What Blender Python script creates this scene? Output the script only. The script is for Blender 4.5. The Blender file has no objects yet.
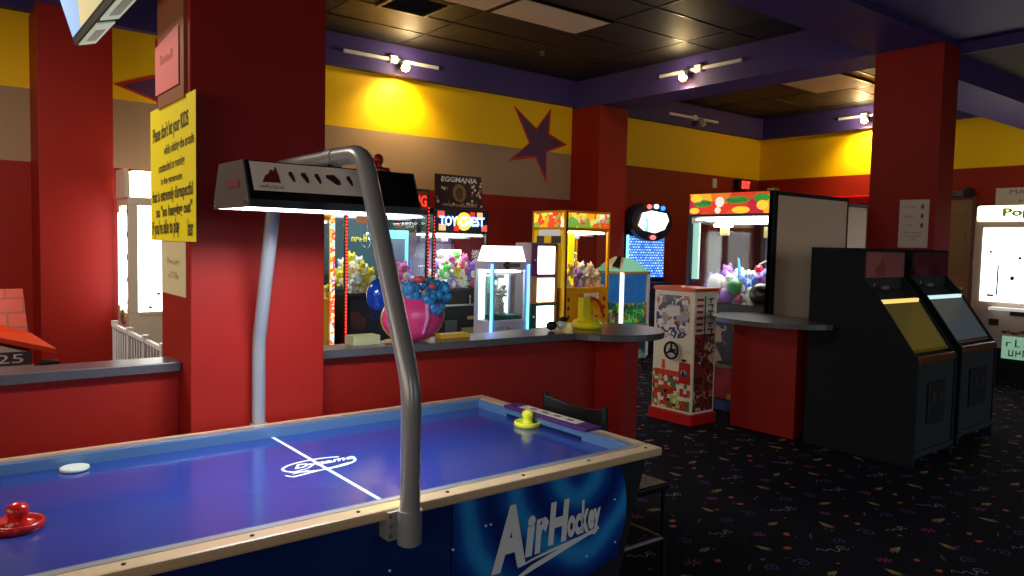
import bpy, bmesh, math, random
from mathutils import Vector, Matrix
R = random.Random(7)
PI = math.pi
sc = bpy.context.scene
COL = sc.collection

# ------------------------------------------------------------------ materials
def lin(c):
    return tuple(((v/255)/12.92 if v/255 <= .04045 else ((v/255+.055)/1.055)**2.4) for v in c)
MATS = {}
def mat(name, rgb, rough=.6, metal=0., emit=0., ergb=None, coat=0., noise=0., nscale=40., bump=0., spec=.5):
    if name in MATS: return MATS[name]
    m = bpy.data.materials.new(name); m.use_nodes = True
    nt = m.node_tree; b = nt.nodes['Principled BSDF']
    c = (*lin(rgb), 1)
    b.inputs['Base Color'].default_value = c
    b.inputs['Roughness'].default_value = rough
    b.inputs['Metallic'].default_value = metal
    b.inputs['Specular IOR Level'].default_value = spec
    if coat: b.inputs['Coat Weight'].default_value = coat; b.inputs['Coat Roughness'].default_value = .08
    if emit:
        b.inputs['Emission Color'].default_value = (*lin(ergb or rgb), 1)
        b.inputs['Emission Strength'].default_value = emit
    if noise or bump:
        tc = nt.nodes.new('ShaderNodeTexCoord')
        n = nt.nodes.new('ShaderNodeTexNoise'); n.inputs['Scale'].default_value = nscale; n.inputs['Detail'].default_value = 4
        nt.links.new(tc.outputs['Object'], n.inputs['Vector'])
        if noise:
            r = nt.nodes.new('ShaderNodeMixRGB'); r.blend_type = 'MIX'
            r.inputs[1].default_value = tuple(min(1, v*(1+noise)) for v in c[:3])+(1,)
            r.inputs[2].default_value = tuple(v*(1-noise) for v in c[:3])+(1,)
            nt.links.new(n.outputs['Fac'], r.inputs[0]); nt.links.new(r.outputs[0], b.inputs['Base Color'])
        if bump:
            bp = nt.nodes.new('ShaderNodeBump'); bp.inputs['Strength'].default_value = bump; bp.inputs['Distance'].default_value = .01
            nt.links.new(n.outputs['Fac'], bp.inputs['Height']); nt.links.new(bp.outputs[0], b.inputs['Normal'])
    MATS[name] = m
    return m
def glass(name='clear_glass', fac=.025, tint=(245, 250, 250)):
    if name in MATS: return MATS[name]
    m = bpy.data.materials.new(name); m.use_nodes = True; nt = m.node_tree
    for n in list(nt.nodes): nt.nodes.remove(n)
    o = nt.nodes.new('ShaderNodeOutputMaterial'); mx = nt.nodes.new('ShaderNodeMixShader')
    t = nt.nodes.new('ShaderNodeBsdfTransparent'); g = nt.nodes.new('ShaderNodeBsdfGlossy')
    t.inputs[0].default_value = (*lin(tint), 1); g.inputs['Roughness'].default_value = .03
    mx.inputs[0].default_value = fac
    nt.links.new(t.outputs[0], mx.inputs[1]); nt.links.new(g.outputs[0], mx.inputs[2]); nt.links.new(mx.outputs[0], o.inputs[0])
    MATS[name] = m; return m
def patch(name, cols, scale=9., rough=.5, emit=0., dist='EUCLIDEAN'):
    """printed artwork made of irregular colour patches"""
    if name in MATS: return MATS[name]
    m = bpy.data.materials.new(name); m.use_nodes = True; nt = m.node_tree; b = nt.nodes['Principled BSDF']
    tc = nt.nodes.new('ShaderNodeTexCoord'); nz = nt.nodes.new('ShaderNodeTexNoise'); nz.inputs['Scale'].default_value = scale*.6
    mxv = nt.nodes.new('ShaderNodeMixRGB'); mxv.inputs[0].default_value = .25
    nt.links.new(tc.outputs['Object'], nz.inputs['Vector']); nt.links.new(tc.outputs['Object'], mxv.inputs[1]); nt.links.new(nz.outputs['Color'], mxv.inputs[2])
    v = nt.nodes.new('ShaderNodeTexVoronoi'); v.distance = dist; v.inputs['Scale'].default_value = scale
    nt.links.new(mxv.outputs[0], v.inputs['Vector'])
    sp = nt.nodes.new('ShaderNodeSeparateColor'); nt.links.new(v.outputs['Color'], sp.inputs[0])
    cr = nt.nodes.new('ShaderNodeValToRGB'); cr.color_ramp.interpolation = 'CONSTANT'
    el = cr.color_ramp.elements
    for i, c in enumerate(cols):
        e = el[i] if i < 2 else el.new(i/len(cols))
        e.position = i/len(cols); e.color = (*lin(c), 1)
    nt.links.new(sp.outputs[0], cr.inputs[0]); nt.links.new(cr.outputs[0], b.inputs['Base Color'])
    b.inputs['Roughness'].default_value = rough
    if emit:
        nt.links.new(cr.outputs[0], b.inputs['Emission Color']); b.inputs['Emission Strength'].default_value = emit
    MATS[name] = m; return m

# ------------------------------------------------------------------ mesh builder
_txt = {}
def text_polys(s, shear, bold, space):
    k = (s, shear, bold, space)
    if s[0] == '~' and k not in _txt:      # unreadable lettering: letter-like strokes
        rr = random.Random(s); vs = []; fs = []
        def bar(x0,y0,x1,y1):
            n=len(vs); vs.extend([(x0+shear*y0,y0,0),(x1+shear*y0,y0,0),(x1+shear*y1,y1,0),(x0+shear*y1,y1,0)]); fs.append((n,n+1,n+2,n+3))
        x = 0
        for i in range(int(s[1:].rstrip('abc'))):
            h = rr.choice([.6,.7,1.]); bar(x,0,x+.12,h)
            yy = rr.choice([0,h*.45,h-.12]); bar(x+.12,yy,x+.38,yy+.12)
            if rr.random() < .7: bar(x+.38,rr.choice([0,h*.4]),x+.5,h)
            x += .68
        _txt[k] = (vs, fs)
    if k not in _txt:
        c = bpy.data.curves.new('t', 'FONT'); c.body = s; c.size = 1; c.shear = shear; c.offset = bold; c.space_character = space
        c.resolution_u = 3
        o = bpy.data.objects.new('t', c); COL.objects.link(o)
        bpy.context.view_layer.update()
        me = o.evaluated_get(bpy.context.evaluated_depsgraph_get()).to_mesh()
        vs = [tuple(v.co) for v in me.vertices]; fs = [tuple(p.vertices) for p in me.polygons]
        bpy.data.objects.remove(o); bpy.data.curves.remove(c)
        _txt[k] = (vs, fs)
    return _txt[k]
class MB:
    def __init__(s): s.v = []; s.f = []; s.m = []; s.sm = []
    def add(s, vs, fs, m=0, smooth=False):
        n = len(s.v); s.v += [tuple(v) for v in vs]
        for f in fs: s.f.append(tuple(i+n for i in f)); s.m.append(m); s.sm.append(smooth)
        return s
    def box(s, a, b, m=0, rot=None):
        x0, y0, z0 = a; x1, y1, z1 = b
        vs = [(x0,y0,z0),(x1,y0,z0),(x1,y1,z0),(x0,y1,z0),(x0,y0,z1),(x1,y0,z1),(x1,y1,z1),(x0,y1,z1)]
        if rot:
            c = Vector(((x0+x1)/2, (y0+y1)/2, (z0+z1)/2))
            vs = [c + rot @ (Vector(v)-c) for v in vs]
        return s.add(vs, [(0,3,2,1),(4,5,6,7),(0,1,5,4),(1,2,6,5),(2,3,7,6),(3,0,4,7)], m)
    def prism(s, poly, axis, a, b, m=0):
        """extrude 2D polygon; axis x: poly=(y,z); y: (x,z); z: (x,y)"""
        def P(p, t): return (t,p[0],p[1]) if axis=='x' else ((p[0],t,p[1]) if axis=='y' else (p[0],p[1],t))
        n = len(poly); vs = [P(p,a) for p in poly]+[P(p,b) for p in poly]
        fs = [tuple(range(n)), tuple(range(2*n-1, n-1, -1))]+[(i,(i+1)%n,(i+1)%n+n,i+n) for i in range(n)]
        return s.add(vs, fs, m)
    def tube(s, pts, r, seg=12, m=0, cap=True):
        pts = [Vector(p) for p in pts]; rs = r if isinstance(r,(list,tuple)) else [r]*len(pts)
        vs=[]; up=None
        for i,p in enumerate(pts):
            d = ((pts[min(i+1,len(pts)-1)]-p).normalized() + (p-pts[max(i-1,0)]).normalized())
            d = d.normalized() if d.length>1e-6 else Vector((0,0,1))
            if up is None:
                up = d.orthogonal().normalized()
            else:
                up = (up - d*up.dot(d)).normalized()
            w = d.cross(up)
            vs += [p+(up*math.cos(2*PI*k/seg)+w*math.sin(2*PI*k/seg))*rs[i] for k in range(seg)]
        fs=[(i*seg+k,i*seg+(k+1)%seg,(i+1)*seg+(k+1)%seg,(i+1)*seg+k) for i in range(len(pts)-1) for k in range(seg)]
        s.add(vs, fs, m, True)
        if cap: s.add([vs[k] for k in range(seg)], [tuple(range(seg))[::-1]], m); s.add(vs[-seg:], [tuple(range(seg))], m)
        return s
    def lathe(s, prof, c=(0,0,0), seg=24, m=0, axis='z', sy=1.):
        vs=[]
        for r,h in prof:
            for k in range(seg):
                a=2*PI*k/seg; x,y=r*math.cos(a), r*math.sin(a)*sy
                p = (x,y,h) if axis=='z' else ((h,x,y) if axis=='x' else (x,h,y))
                vs.append((c[0]+p[0],c[1]+p[1],c[2]+p[2]))
        n=len(prof)
        fs=[(i*seg+k,i*seg+(k+1)%seg,(i+1)*seg+(k+1)%seg,(i+1)*seg+k) for i in range(n-1) for k in range(seg)]
        s.add(vs,fs,m,True)
        s.add(vs[:seg],[tuple(range(seg))[::-1]],m); s.add(vs[-seg:],[tuple(range(seg))],m)
        return s
    def ell(s, c, r, m=0, seg=14, rings=9, rot=None):
        vs=[]
        for i in range(rings+1):
            t=PI*i/rings
            for k in range(seg):
                a=2*PI*k/seg
                v=Vector((r[0]*math.sin(t)*math.cos(a), r[1]*math.sin(t)*math.sin(a), r[2]*math.cos(t)))
                if rot: v = rot @ v
                vs.append(Vector(c)+v)
        fs=[(i*seg+k,(i+1)*seg+k,(i+1)*seg+(k+1)%seg,i*seg+(k+1)%seg) for i in range(rings) for k in range(seg)]
        return s.add(vs,fs,m,True)
    def torus(s, c, R0, r, axis='x', seg=24, m=0, a0=0, a1=2*PI):
        pts=[]
        for i in range(seg+1):
            a=a0+(a1-a0)*i/seg; u,v=R0*math.cos(a),R0*math.sin(a)
            pts.append((c[0],c[1]+u,c[2]+v) if axis=='x' else ((c[0]+u,c[1],c[2]+v) if axis=='y' else (c[0]+u,c[1]+v,c[2])))
        return s.tube(pts, r, 8, m, cap=False)
    def text(s, t, o, u, v, width=None, height=None, m=0, shear=0., bold=0., space=1., depth=.002, align='c'):
        """text in the plane through o spanned by u (right) and v (up), fitted to width x height"""
        vs, fs = text_polys(t, shear, bold, space)
        xs=[p[0] for p in vs]; ys=[p[1] for p in vs]
        W=max(xs)-min(xs); Hh=max(ys)-min(ys)
        sx = width/W if width else height/Hh; sy = height/Hh if height else sx
        u=Vector(u).normalized(); v=Vector(v).normalized(); n=u.cross(v); o=Vector(o)
        cx=(max(xs)+min(xs))/2; cy=(max(ys)+min(ys))/2
        vv=[o+u*((p[0]-cx)*sx)+v*((p[1]-cy)*sy)+n*depth for p in vs]
        return s.add(vv, fs, m)
    def quad(s, a, b, c, d, m=0): return s.add([a,b,c,d],[(0,1,2,3)],m)
    def disc(s, c, r, u, v, m=0, seg=20, r2=None):
        u=Vector(u); v=Vector(v); c=Vector(c); r2 = r2 or r
        return s.add([c+u*r*math.cos(2*PI*k/seg)+v*r2*math.sin(2*PI*k/seg) for k in range(seg)],[tuple(range(seg))],m)
    def build(s, name, mats, parent=None, bevel=0., world=False, kind=None):
        if not isinstance(mats,(list,tuple)): mats=[mats]
        me=bpy.data.meshes.new(name)
        off = Vector((0,0,0))
        vs = s.v
        if parent is not None and world:
            mi = WM(parent).inverted(); vs=[tuple(mi @ Vector(v)) for v in vs]
        me.from_pydata(vs,[],s.f)
        for m in mats: me.materials.append(m)
        for p,mi_,sm in zip(me.polygons,s.m,s.sm): p.material_index=min(mi_,len(mats)-1); p.use_smooth=sm
        bm=bmesh.new(); bm.from_mesh(me); bmesh.ops.recalc_face_normals(bm, faces=bm.faces) if not getattr(s,'keep',False) else None
        bm.to_mesh(me); bm.free()
        o=bpy.data.objects.new(name,me); COL.objects.link(o)
        if parent is not None: o.parent=parent
        if bevel:
            b=o.modifiers.new('bevel','BEVEL'); b.width=bevel; b.segments=2; b.limit_method='ANGLE'; b.angle_limit=.7
        if kind: o['kind']=kind
        return o
def WM(o):
    m = Matrix.LocRotScale(o.location, o.rotation_euler, o.scale)
    return WM(o.parent) @ m if o.parent else m
def thing(name, loc, label, cat, group=None, rz=0.):
    o=bpy.data.objects.new(name,None); COL.objects.link(o); o.location=loc; o.rotation_euler=(0,0,rz)
    o.empty_display_size=.1
    o['label']=label; o['category']=cat
    if group: o['group']=group
    return o
def tag(o,label,cat,group=None):
    o['label']=label; o['category']=cat
    if group: o['group']=group
    return o
def single(name, mb, mats, base, label, cat, group=None, bevel=0.):
    """a thing that is one mesh with its origin at its base; geometry given in world coordinates"""
    b=Vector(base); mb.v=[tuple(Vector(v)-b) for v in mb.v]
    o=mb.build(name,mats,bevel=bevel); o.location=base
    return tag(o,label,cat,group)
def copy_tree(o, parent=None):
    c=o.copy(); COL.objects.link(c)
    if parent is not None: c.parent=parent
    for ch in [x for x in list(sc.objects) if x.parent==o]: copy_tree(ch,c)
    return c
def struct(name, mb, mats, bevel=0.): return mb.build(name,mats,kind='structure',bevel=bevel)

# common materials
RED   = mat('red_wall_paint',(150,23,11),.55,noise=.06,nscale=3,spec=.3)
YEL   = mat('yellow_wall_paint',(255,204,0),.6,spec=.3)
TAUPE = mat('taupe_wall_paint',(172,142,112),.7,spec=.2)
PURP  = mat('purple_soffit_paint',(70,58,122),.6,spec=.3)
RUST  = mat('rust_red_paint',(150,34,14),.6,spec=.3)
BLACK = mat('black_laminate',(16,16,17),.45)
BLK2  = mat('matt_black_paint',(9,9,10),.7)
WHITE = mat('white_plastic',(228,226,222),.4)
STEEL = mat('grey_painted_steel',(150,152,158),.38,.75)
CHROME= mat('chrome',(210,212,215),.15,1.)
GL    = glass()
LAM   = mat('grey_laminate_counter',(84,80,84),.28,noise=.35,nscale=60)

# ------------------------------------------------------------------ the room
X0,X1,Y0,Y1,ZC = -4.5,12.5,-4.5,8.4,4.0
# carpet with its woven confetti pattern
fl = MB(); fl.box((X0,Y0,-.05),(X1,Y1,0),0)
def strip(pts,w,m,z=.0012):
    vs=[];n=len(pts)
    for i,p in enumerate(pts):
        a=Vector(pts[min(i+1,n-1)])-Vector(pts[max(i-1,0)]); a=a.normalized() if a.length else Vector((1,0))
        q=Vector((-a.y,a.x))*w*.5
        vs+= [(p[0]+q.x,p[1]+q.y,z),(p[0]-q.x,p[1]-q.y,z)]
    fl.add(vs,[(2*i,2*i+1,2*i+3,2*i+2) for i in range(n-1)],m)
def motif(kind,cx,cy,a,sc_):
    ca,sa=math.cos(a),math.sin(a)
    T=lambda x,y:(cx+(x*ca-y*sa)*sc_, cy+(x*sa+y*ca)*sc_)
    if kind=='feather':
        for k in range(6):
            q=(k-2.5); strip([T(-.075+.012*abs(q)+.02*(k%2),q*.011),T(-.01,q*.010+.004),T(.03,q*.006),T(.07,0)],.0042,1)
    elif kind=='scribble':
        strip([T(-.08+.16*i/14, .016*math.sin(i*1.35)+.008*math.sin(i*.6)) for i in range(15)],.005,2)
        strip([T(.05+.02*math.cos(t*.7),.02+.02*math.sin(t*.7)) for t in range(7)],.005,2)
    elif kind=='blob':
        fl.add([(*T(.022*math.cos(t),.016*math.sin(t)*(1+.4*math.cos(3*t))),.0012) for t in [k*PI/4 for k in range(8)]],[tuple(range(8))],3)
    elif kind=='burst':
        for k in range(7):
            t=k*2*PI/7; strip([T(.008*math.cos(t),.008*math.sin(t)),T(.045*math.cos(t),.035*math.sin(t))],.006,4)
    elif kind=='swirl':
        strip([T((.004+.004*i)*math.cos(i*.9),(.004+.004*i)*math.sin(i*.9)) for i in range(11)],.005,5)
    elif kind=='dash':
        strip([T(-.03,0),T(0,.006),T(.03,0)],.007,6)
    elif kind=='cblob':
        fl.add([(*T(.012*math.cos(t),.009*math.sin(t)),.0012) for t in [k*PI/3 for k in range(6)]],[tuple(range(6))],R.choice([3,5,6,7]))
base=[('feather',.12,.15,.5),('scribble',.42,.30,.1),('blob',.28,.45,.3),('burst',.55,.12,0),('swirl',.18,.34,0),('dash',.48,.48,1.),('feather',.4,.02,2.2),('cblob',.05,.5,0),('cblob',.33,.2,0),('swirl',.58,.4,1),('blob',.05,.02,1)]
for i in range(-2,20):
    for j in range(-5,16):
        ox,oy=i*.62+(j%2)*.27,j*.56
        if not(1.2<ox<11.8 and -1.8<oy<8): continue
        if ox<2.2 and oy<3: pass
        for kd,px,py,a in base:
            motif(kd,ox+px+R.uniform(-.04,.04),oy+py+R.uniform(-.04,.04),a+R.uniform(-.3,.3)-.6,R.uniform(.6,.85) if kd=='feather' else R.uniform(.85,1.2))
        for q in range(4):
            motif('cblob',ox+R.random()*.6,oy+R.random()*.55,R.random()*3,R.uniform(.35,.8))
fl.keep=True
CARP=mat('dark_carpet',(20,17,24),.95,noise=.5,nscale=220,bump=.3,spec=.1)
struct('floor',fl,[CARP,mat('carpet_gold',(176,142,86),.9),mat('carpet_silver',(150,158,166),.9),mat('carpet_orange',(190,80,40),.9),
   mat('carpet_magenta',(160,54,130),.9),mat('carpet_violet',(100,70,160),.9),mat('carpet_teal',(80,106,110),.9),mat('carpet_red',(150,42,54),.9)])

# ceiling tiles with T-bars
ce=MB(); ce.box((X0,Y0,ZC),(X1,Y1,ZC+.1),0)
TX,TY=.605,1.22
x=4.66-15*1.22
while x<X1:
    if x>X0: ce.box((x-.008,Y0,ZC-.006),(x+.008,Y1,ZC),1)
    x+=1.22
y=6.44-18*.61
while y<Y1:
    if y>Y0: ce.box((X0,y-.008,ZC-.007),(X1,y+.008,ZC),1)
    y+=.61
TILE=mat('dark_ceiling_tile',(27,21,15),.55,noise=.3,nscale=120,bump=.25,spec=.5)
struct('ceiling',ce,[TILE,mat('ceiling_grid_bar',(52,42,30),.3,.6)])

def banded(name, a, b, bands):
    """wall box split in height into painted bands"""
    mb=MB(); z=0; ms=[]
    for k,(zt,m) in enumerate(bands):
        mb.box((a[0],a[1],z),(b[0],b[1],zt),k); z=zt; ms.append(m)
    return struct(name,mb,ms)
banded('wall_back',(X0-.2,Y1,0),(7.7,Y1+.15,0),[(2.262,RED),(2.94,TAUPE),(3.8,YEL),(4,PURP)])
banded('wall_back_bay',(7.7,Y1,0),(X1,Y1+.15,0),[(2.88,RUST),(3.8,YEL),(4,PURP)])
banded('wall_right',(X1,Y0-.2,0),(X1+.15,Y1+.15,0),[(2.88,RUST),(3.8,YEL),(4,PURP)])
# left wall and front wall, with shop windows that let the daylight in
def wall_with_window(name, horiz, c, c2, lo, hi, w0, w1, z0, z1, m):
    mb=MB()
    def bx(a,b,za,zb):
        if horiz: mb.box((a,c,za),(b,c2,zb))
        else: mb.box((c,a,za),(c2,b,zb))
    bx(lo,w0,0,4); bx(w1,hi,0,4); bx(w0,w1,0,z0); bx(w0,w1,z1,4)
    struct(name,mb,m)
wall_with_window('wall_left',False,X0-.15,X0,Y0,Y1,-2.5,5.5,.9,2.9,RED)
wall_with_window('wall_front',True,Y0-.15,Y0,X0,X1,3.5,11.5,.5,2.9,RED)
def window(n, horiz, c, w0,w1,z0,z1,parts):
    mb=MB()
    for k in range(parts+1):
        t=w0+(w1-w0)*k/parts
        if horiz: mb.box((t-.03,c-.1,z0),(t+.03,c-.02,z1))
        else: mb.box((c-.1,t-.03,z0),(c-.02,t+.03,z1))
    for zz in (z0,z1-.05):
        if horiz: mb.box((w0,c-.1,zz),(w1,c-.02,zz+.05))
        else: mb.box((c-.1,w0,zz),(c-.02,w1,zz+.05))
    if horiz: mb.box((w0,c-.07,z0),(w1,c-.06,z1),1)
    else: mb.box((c-.07,w0,z0),(c-.06,w1,z1),1)
    struct(n,mb,[STEEL,GL])
window('window_1',False,X0,-2.5,5.5,.9,2.9,5)
window('window_2',True,Y0,3.5,11.5,.5,2.9,5)

# soffits and beams
def trim(n,*boxes,m=PURP):
    mb=MB()
    for a,b in boxes: mb.box(a,b)
    return struct('trim_%d'%n,mb,m)
trim(1,((X0,8.28,3.63),(7.68,8.399,3.999)))
trim(2,((8.26,8.28,3.63),(X1-.12,8.399,3.999)))
trim(3,((X1-.12,3.9,3.63),(X1-.001,8.399,3.999)))
trim(4,((7.68,3.86,3.6),(8.26,8.399,3.999)))
trim(5,((X0,3.2,3.6),(8.04,3.86,3.999)))
trim(6,((.83,3.86,3.6),(1.42,8.28,3.999)))
trim(7,((4.6,Y0,3.65),(8.04,3.2,3.999)))
DBR=mat('dark_brown_ceiling_paint',(60,32,30),.8)
trim(8,((8.04,Y0,3.55),(X1,3.2,3.999)),m=DBR)
trim(9,((8.04,3.2,3.29),(X1,3.86,3.999)))
trim(10,((8.035,Y0,3.54),(8.06,3.2,3.652)))

# pillars
def pillar(n,a,b,zt):
    mb=MB(); mb.box((a[0],a[1],0),(b[0],b[1],zt)); return struct(n,mb,RED,bevel=.006)
pillar('wall_pillar_near',(.858,3.2),(1.437,3.66),3.6)
pillar('wall_pillar_back_left',(.83,7.8),(1.42,8.4),3.6)
pillar('wall_pillar_back_middle',(7.68,7.8),(8.25,8.4),3.6)
pillar('wall_pillar_right',(7.68,3.2),(8.03,3.86),3.6)
# half walls under the counters
mb=MB(); mb.box((X0,3.37,0),(.857,3.46,1.03)); struct('wall_divider_left',mb,RED)
mb=MB(); mb.box((1.438,3.37,0),(3.337,3.46,1.03)); mb.box((3.337,3.14,0),(3.476,3.46,1.03)); struct('wall_divider_right',mb,RED)
# baseboards
mb=MB(); mb.box((X0,8.385,0),(7.68,8.399,.1)); struct('baseboard_back',mb,BLK2)
mb=MB(); mb.box((12.485,-4,0),(12.499,8.3,.1)); struct('baseboard_right',mb,BLK2)

# counter tops
mb=MB(); mb.box((X0+.02,3.325,1.031),(.855,3.50,1.071))
single('counter_top',mb,LAM,(-1.8,3.41,1.031),'grey laminate ledge on the red half wall left of the near pillar','counter top',bevel=.004)
pts=[]
for k in range(27):
    a=math.radians(-165+ (165+140)*k/26); pts.append((3.42+.36*math.cos(a),3.36+.36*math.sin(a)))
poly=[(1.44,3.325)]+[p for p in pts if True]+[(1.44,3.50)]
mb=MB(); mb.prism(poly,'z',1.031,1.071)
single('counter_top',mb,LAM,(2.4,3.41,1.031),'long grey laminate ledge right of the near pillar ending in a round table end','counter top',bevel=.004)

# star murals (painted, thin relief)
STARR=mat('star_outline_red',(200,40,20),.6); 
def star(n,c,tips,inn,Yw):
    out=[]
    for k in range(5): out += [tips[k],inn[k]]
    mb=MB(); mb.prism(out,'y',Yw-.006,Yw-.001,0)
    cx=sum(p[0] for p in out)/10; cz=sum(p[1] for p in out)/10
    ins=[(cx+(p[0]-cx)*.84,cz+(p[1]-cz)*.84) for p in out]
    mb.prism(ins,'y',Yw-.009,Yw-.0062,1)
    return mb
T=[(6.567,3.528),(7.262,3.574),(7.594,3.073),(7.201,2.485),(6.491,2.744)]
I=[(7.06,3.20),(7.235,3.22),(7.186,2.932),(6.981,2.828),(6.85,3.04)]
I=[(6.99,3.25),(7.235,3.20),(7.20,2.93),(6.98,2.83),(6.86,3.03)]
single('star_mural',star('s',None,T,I,8.4),[STARR,mat('star_purple',(92,52,88),.6)],(7,8.399,3.0),'purple painted star with red outline on the yellow and taupe wall beside the back pillar','wall star')
T2=[(1.53,3.09),(2.0,3.56),(2.6,3.5),(2.5,2.9),(1.97,2.78)]
T2=[(1.53,3.08),(2.02,3.21),(2.35,3.6),(2.39,3.1),(2.82,2.85)]
o2=[(1.53,3.085),(1.93,3.24),(1.92,3.60),(2.2,3.33),(2.6,3.45),(2.42,3.1),(2.6,2.75),(2.25,2.84),(1.98,2.55),(1.93,2.96)]
mb=MB(); mb.prism(o2,'y',8.394,8.399,0); cx,cz=2.15,3.05
mb.prism([(cx+(p[0]-cx)*.86,cz+(p[1]-cz)*.86) for p in o2],'y',8.391,8.3938,1)
single('star_mural',mb,[STARR,MATS['star_purple']],(2.15,8.399,3.0),'purple painted star on the back wall, mostly hidden behind the near pillar','wall star')

# ------------------------------------------------------------------ ceiling things
PANEL=mat('unlit_light_panel',(214,196,170),.5)
def panel(x0,x1,y0,y1,label):
    t=thing('ceiling_light',((x0+x1)/2,(y0+y1)/2,3.992),label,'ceiling light')
    mb=MB(); mb.box((x0,y0,3.978),(x1,y1,3.990)); mb.build('diffuser',PANEL,t,world=True,bevel=.004)
    f=MB()
    f.box((x0-.02,y0-.02,3.974),(x1+.02,y0,3.992));f.box((x0-.02,y1,3.974),(x1+.02,y1+.02,3.992));f.box((x0-.02,y0,3.974),(x0,y1,3.992));f.box((x1,y0,3.974),(x1+.02,y1,3.992))
    f.build('frame',MATS['ceiling_grid_bar'],t,world=True)
panel(4.68,5.88,5.85,6.42,'pale rectangular ceiling light panel near the top middle of the room')
panel(3.42,4.62,5.85,6.42,'pale ceiling light panel cut off by the top edge, beside the air vent')
panel(9.6,10.8,5.42,6.3,'pale rectangular ceiling light panel in the far bay beside the right pillar')
t=thing('ceiling_vent',(3.98,6.75,3.99),'square black slatted air vent in the dark tiled ceiling','vent')
f=MB(); 
for a,b in (((3.69,6.46),(4.27,6.5)),((3.69,7.0),(4.27,7.04)),((3.69,6.5),(3.73,7.0)),((4.23,6.5),(4.27,7.0))): f.box((a[0],a[1],3.97),(b[0],b[1],3.993))
f.build('frame',mat('vent_frame',(84,70,52),.5),t,world=True)
for k in range(6):
    s=MB(); s.box((3.74,6.53+k*.08,3.965),(4.22,6.56+k*.08,3.985),rot=Matrix.Rotation(.5,3,'X')); s.build('slat',BLK2,t,world=True)
def sprinkler(x,y,l):
    mb=MB(); mb.lathe([(.035,3.992),(.03,3.985),(.012,3.98),(.01,3.955),(.03,3.95),(.03,3.945)],(x,y,0),12); single('sprinkler_head',mb,STEEL,(x,y,3.99),l,'sprinkler')
sprinkler(6.15,7.3,'small metal fire sprinkler in the dark ceiling above the star')
sprinkler(9.6,7.0,'small metal fire sprinkler in the far bay ceiling')

# strip spotlights
BULB=mat('warm_lamp_face',(255,214,140),.4,emit=45,ergb=(255,205,120))
def track(cx,cy,cz,axis,L,out,lit,label,pos=.12):
    """bar fixed on a soffit; out = unit direction away from the wall"""
    t=thing('track_light',(cx,cy,cz),label,'spotlight','track lights on the soffits' if False else None)
    ox,oy=out
    def bx(u0,u1,d0,d1,z0,z1,name,m):
        mb=MB()
        if axis=='x': mb.box((cx+u0,cy+min(oy*d0,oy*d1),cz+z0),(cx+u1,cy+max(oy*d0,oy*d1),cz+z1))
        else: mb.box((cx+min(ox*d0,ox*d1),cy+u0,cz+z0),(cx+max(ox*d0,ox*d1),cy+u1,cz+z1))
        return mb.build(name,m,t,world=True,bevel=.003)
    bx(-L/2,L/2,.0,.035,-.02,.02,'rail',WHITE)
    bx(-.05,.05,.0,.05,-.045,.045,'junction_box',WHITE)
    d=Vector((ox,oy,0)); 
    u=Vector((1,0,0)) if axis=='x' else Vector((0,1,0))
    c=Vector((cx,cy,cz))+u*pos+d*.09+Vector((0,0,-.05))
    ax=(d*.55+Vector((0,0,-1))).normalized()
    mb=MB(); mb.tube([c-ax*.05,c-ax*.03,c+ax*.02,c+ax*.045],[.022,.04,.052,.056],14); mb.build('lamp_head',WHITE,t,world=True)
    mb=MB(); mb.ell(c+ax*.045,(.052,.052,.052),0,16,10)
    mb.build('lamp_face',BULB if lit else mat('unlit_lamp_face',(200,190,170),.3),t,world=True)
    if lit:
        l=bpy.data.lights.new('spot','SPOT'); l.energy=lit; l.color=(1,.72,.32); l.spot_size=2.2; l.spot_blend=.9; l.shadow_soft_size=.05
        lo=bpy.data.objects.new('spot_light',l); COL.objects.link(lo); lo.location=c+ax*.07
        lo.location=c+ax*.11; lo.rotation_euler=(d*-.45+Vector((0,0,-1))).to_track_quat('-Z','Y').to_euler()
        l2=bpy.data.lights.new('bulb','POINT'); l2.energy=lit*.12; l2.color=(1,.75,.4); l2.shadow_soft_size=.04
        lo=bpy.data.objects.new('bulb_light',l2); COL.objects.link(lo); lo.location=c+d*.10+ax*.03
track(4.58,8.28,3.80,'x',1.3,(0,-1),100,'white track light glowing on the soffit above the black cranes')
track(7.68,6.07,3.815,'y',1.26,(-1,0),60,'white track light glowing on the purple beam beside the back pillar',pos=.17)
track(10.35,8.28,3.78,'x',1.3,(0,-1),0,'unlit white track light on the far bay soffit left of its corner')
track(12.38,6.35,3.83,'y',.9,(-1,0),130,'white track light glowing on the far wall soffit beside the right pillar',pos=-.05)
mb=MB(); mb.box((8.6,2.55,3.50),(9.6,2.60,3.548)); single('track_light',mb,WHITE,(9.1,2.57,3.548),'white light rail under the brown ceiling at the right edge of the photo','spotlight')

# ------------------------------------------------------------------ air hockey table
AH=thing('air_hockey_table',(1.13,2.54,0),'blue air hockey table with tan rails and an overhead lamp arch','air hockey table')
def P(mb,n,m,parent=AH,**k): return mb.build(n,m,parent,world=True,**k)
xa,xb,ya,yb=-.05,2.298,1.93,3.15
NAVY=mat('navy_cabinet',(14,26,62),.35)
mb=MB(); mb.prism([(xa+.08,.30),(xa+.03,.747),(xb-.03,.747),(xb-.17,.30)],'y',ya+.06,yb-.06,0); P(mb,'cabinet',[BLK2])
mb=MB(); mb.prism([(xa+.3,.05),(xa+.3,.30),(xb-.35,.30),(xb-.35,.05)],'y',ya+.2,yb-.2,0); P(mb,'plinth',[BLK2])
for lx in (xa+.3,xb-.5):
    for ly in (ya+.12,yb-.24):
        mb=MB(); mb.box((lx,ly,.0),(lx+.12,ly+.12,.30)); P(mb,'leg',BLK2,bevel=.005)
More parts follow.
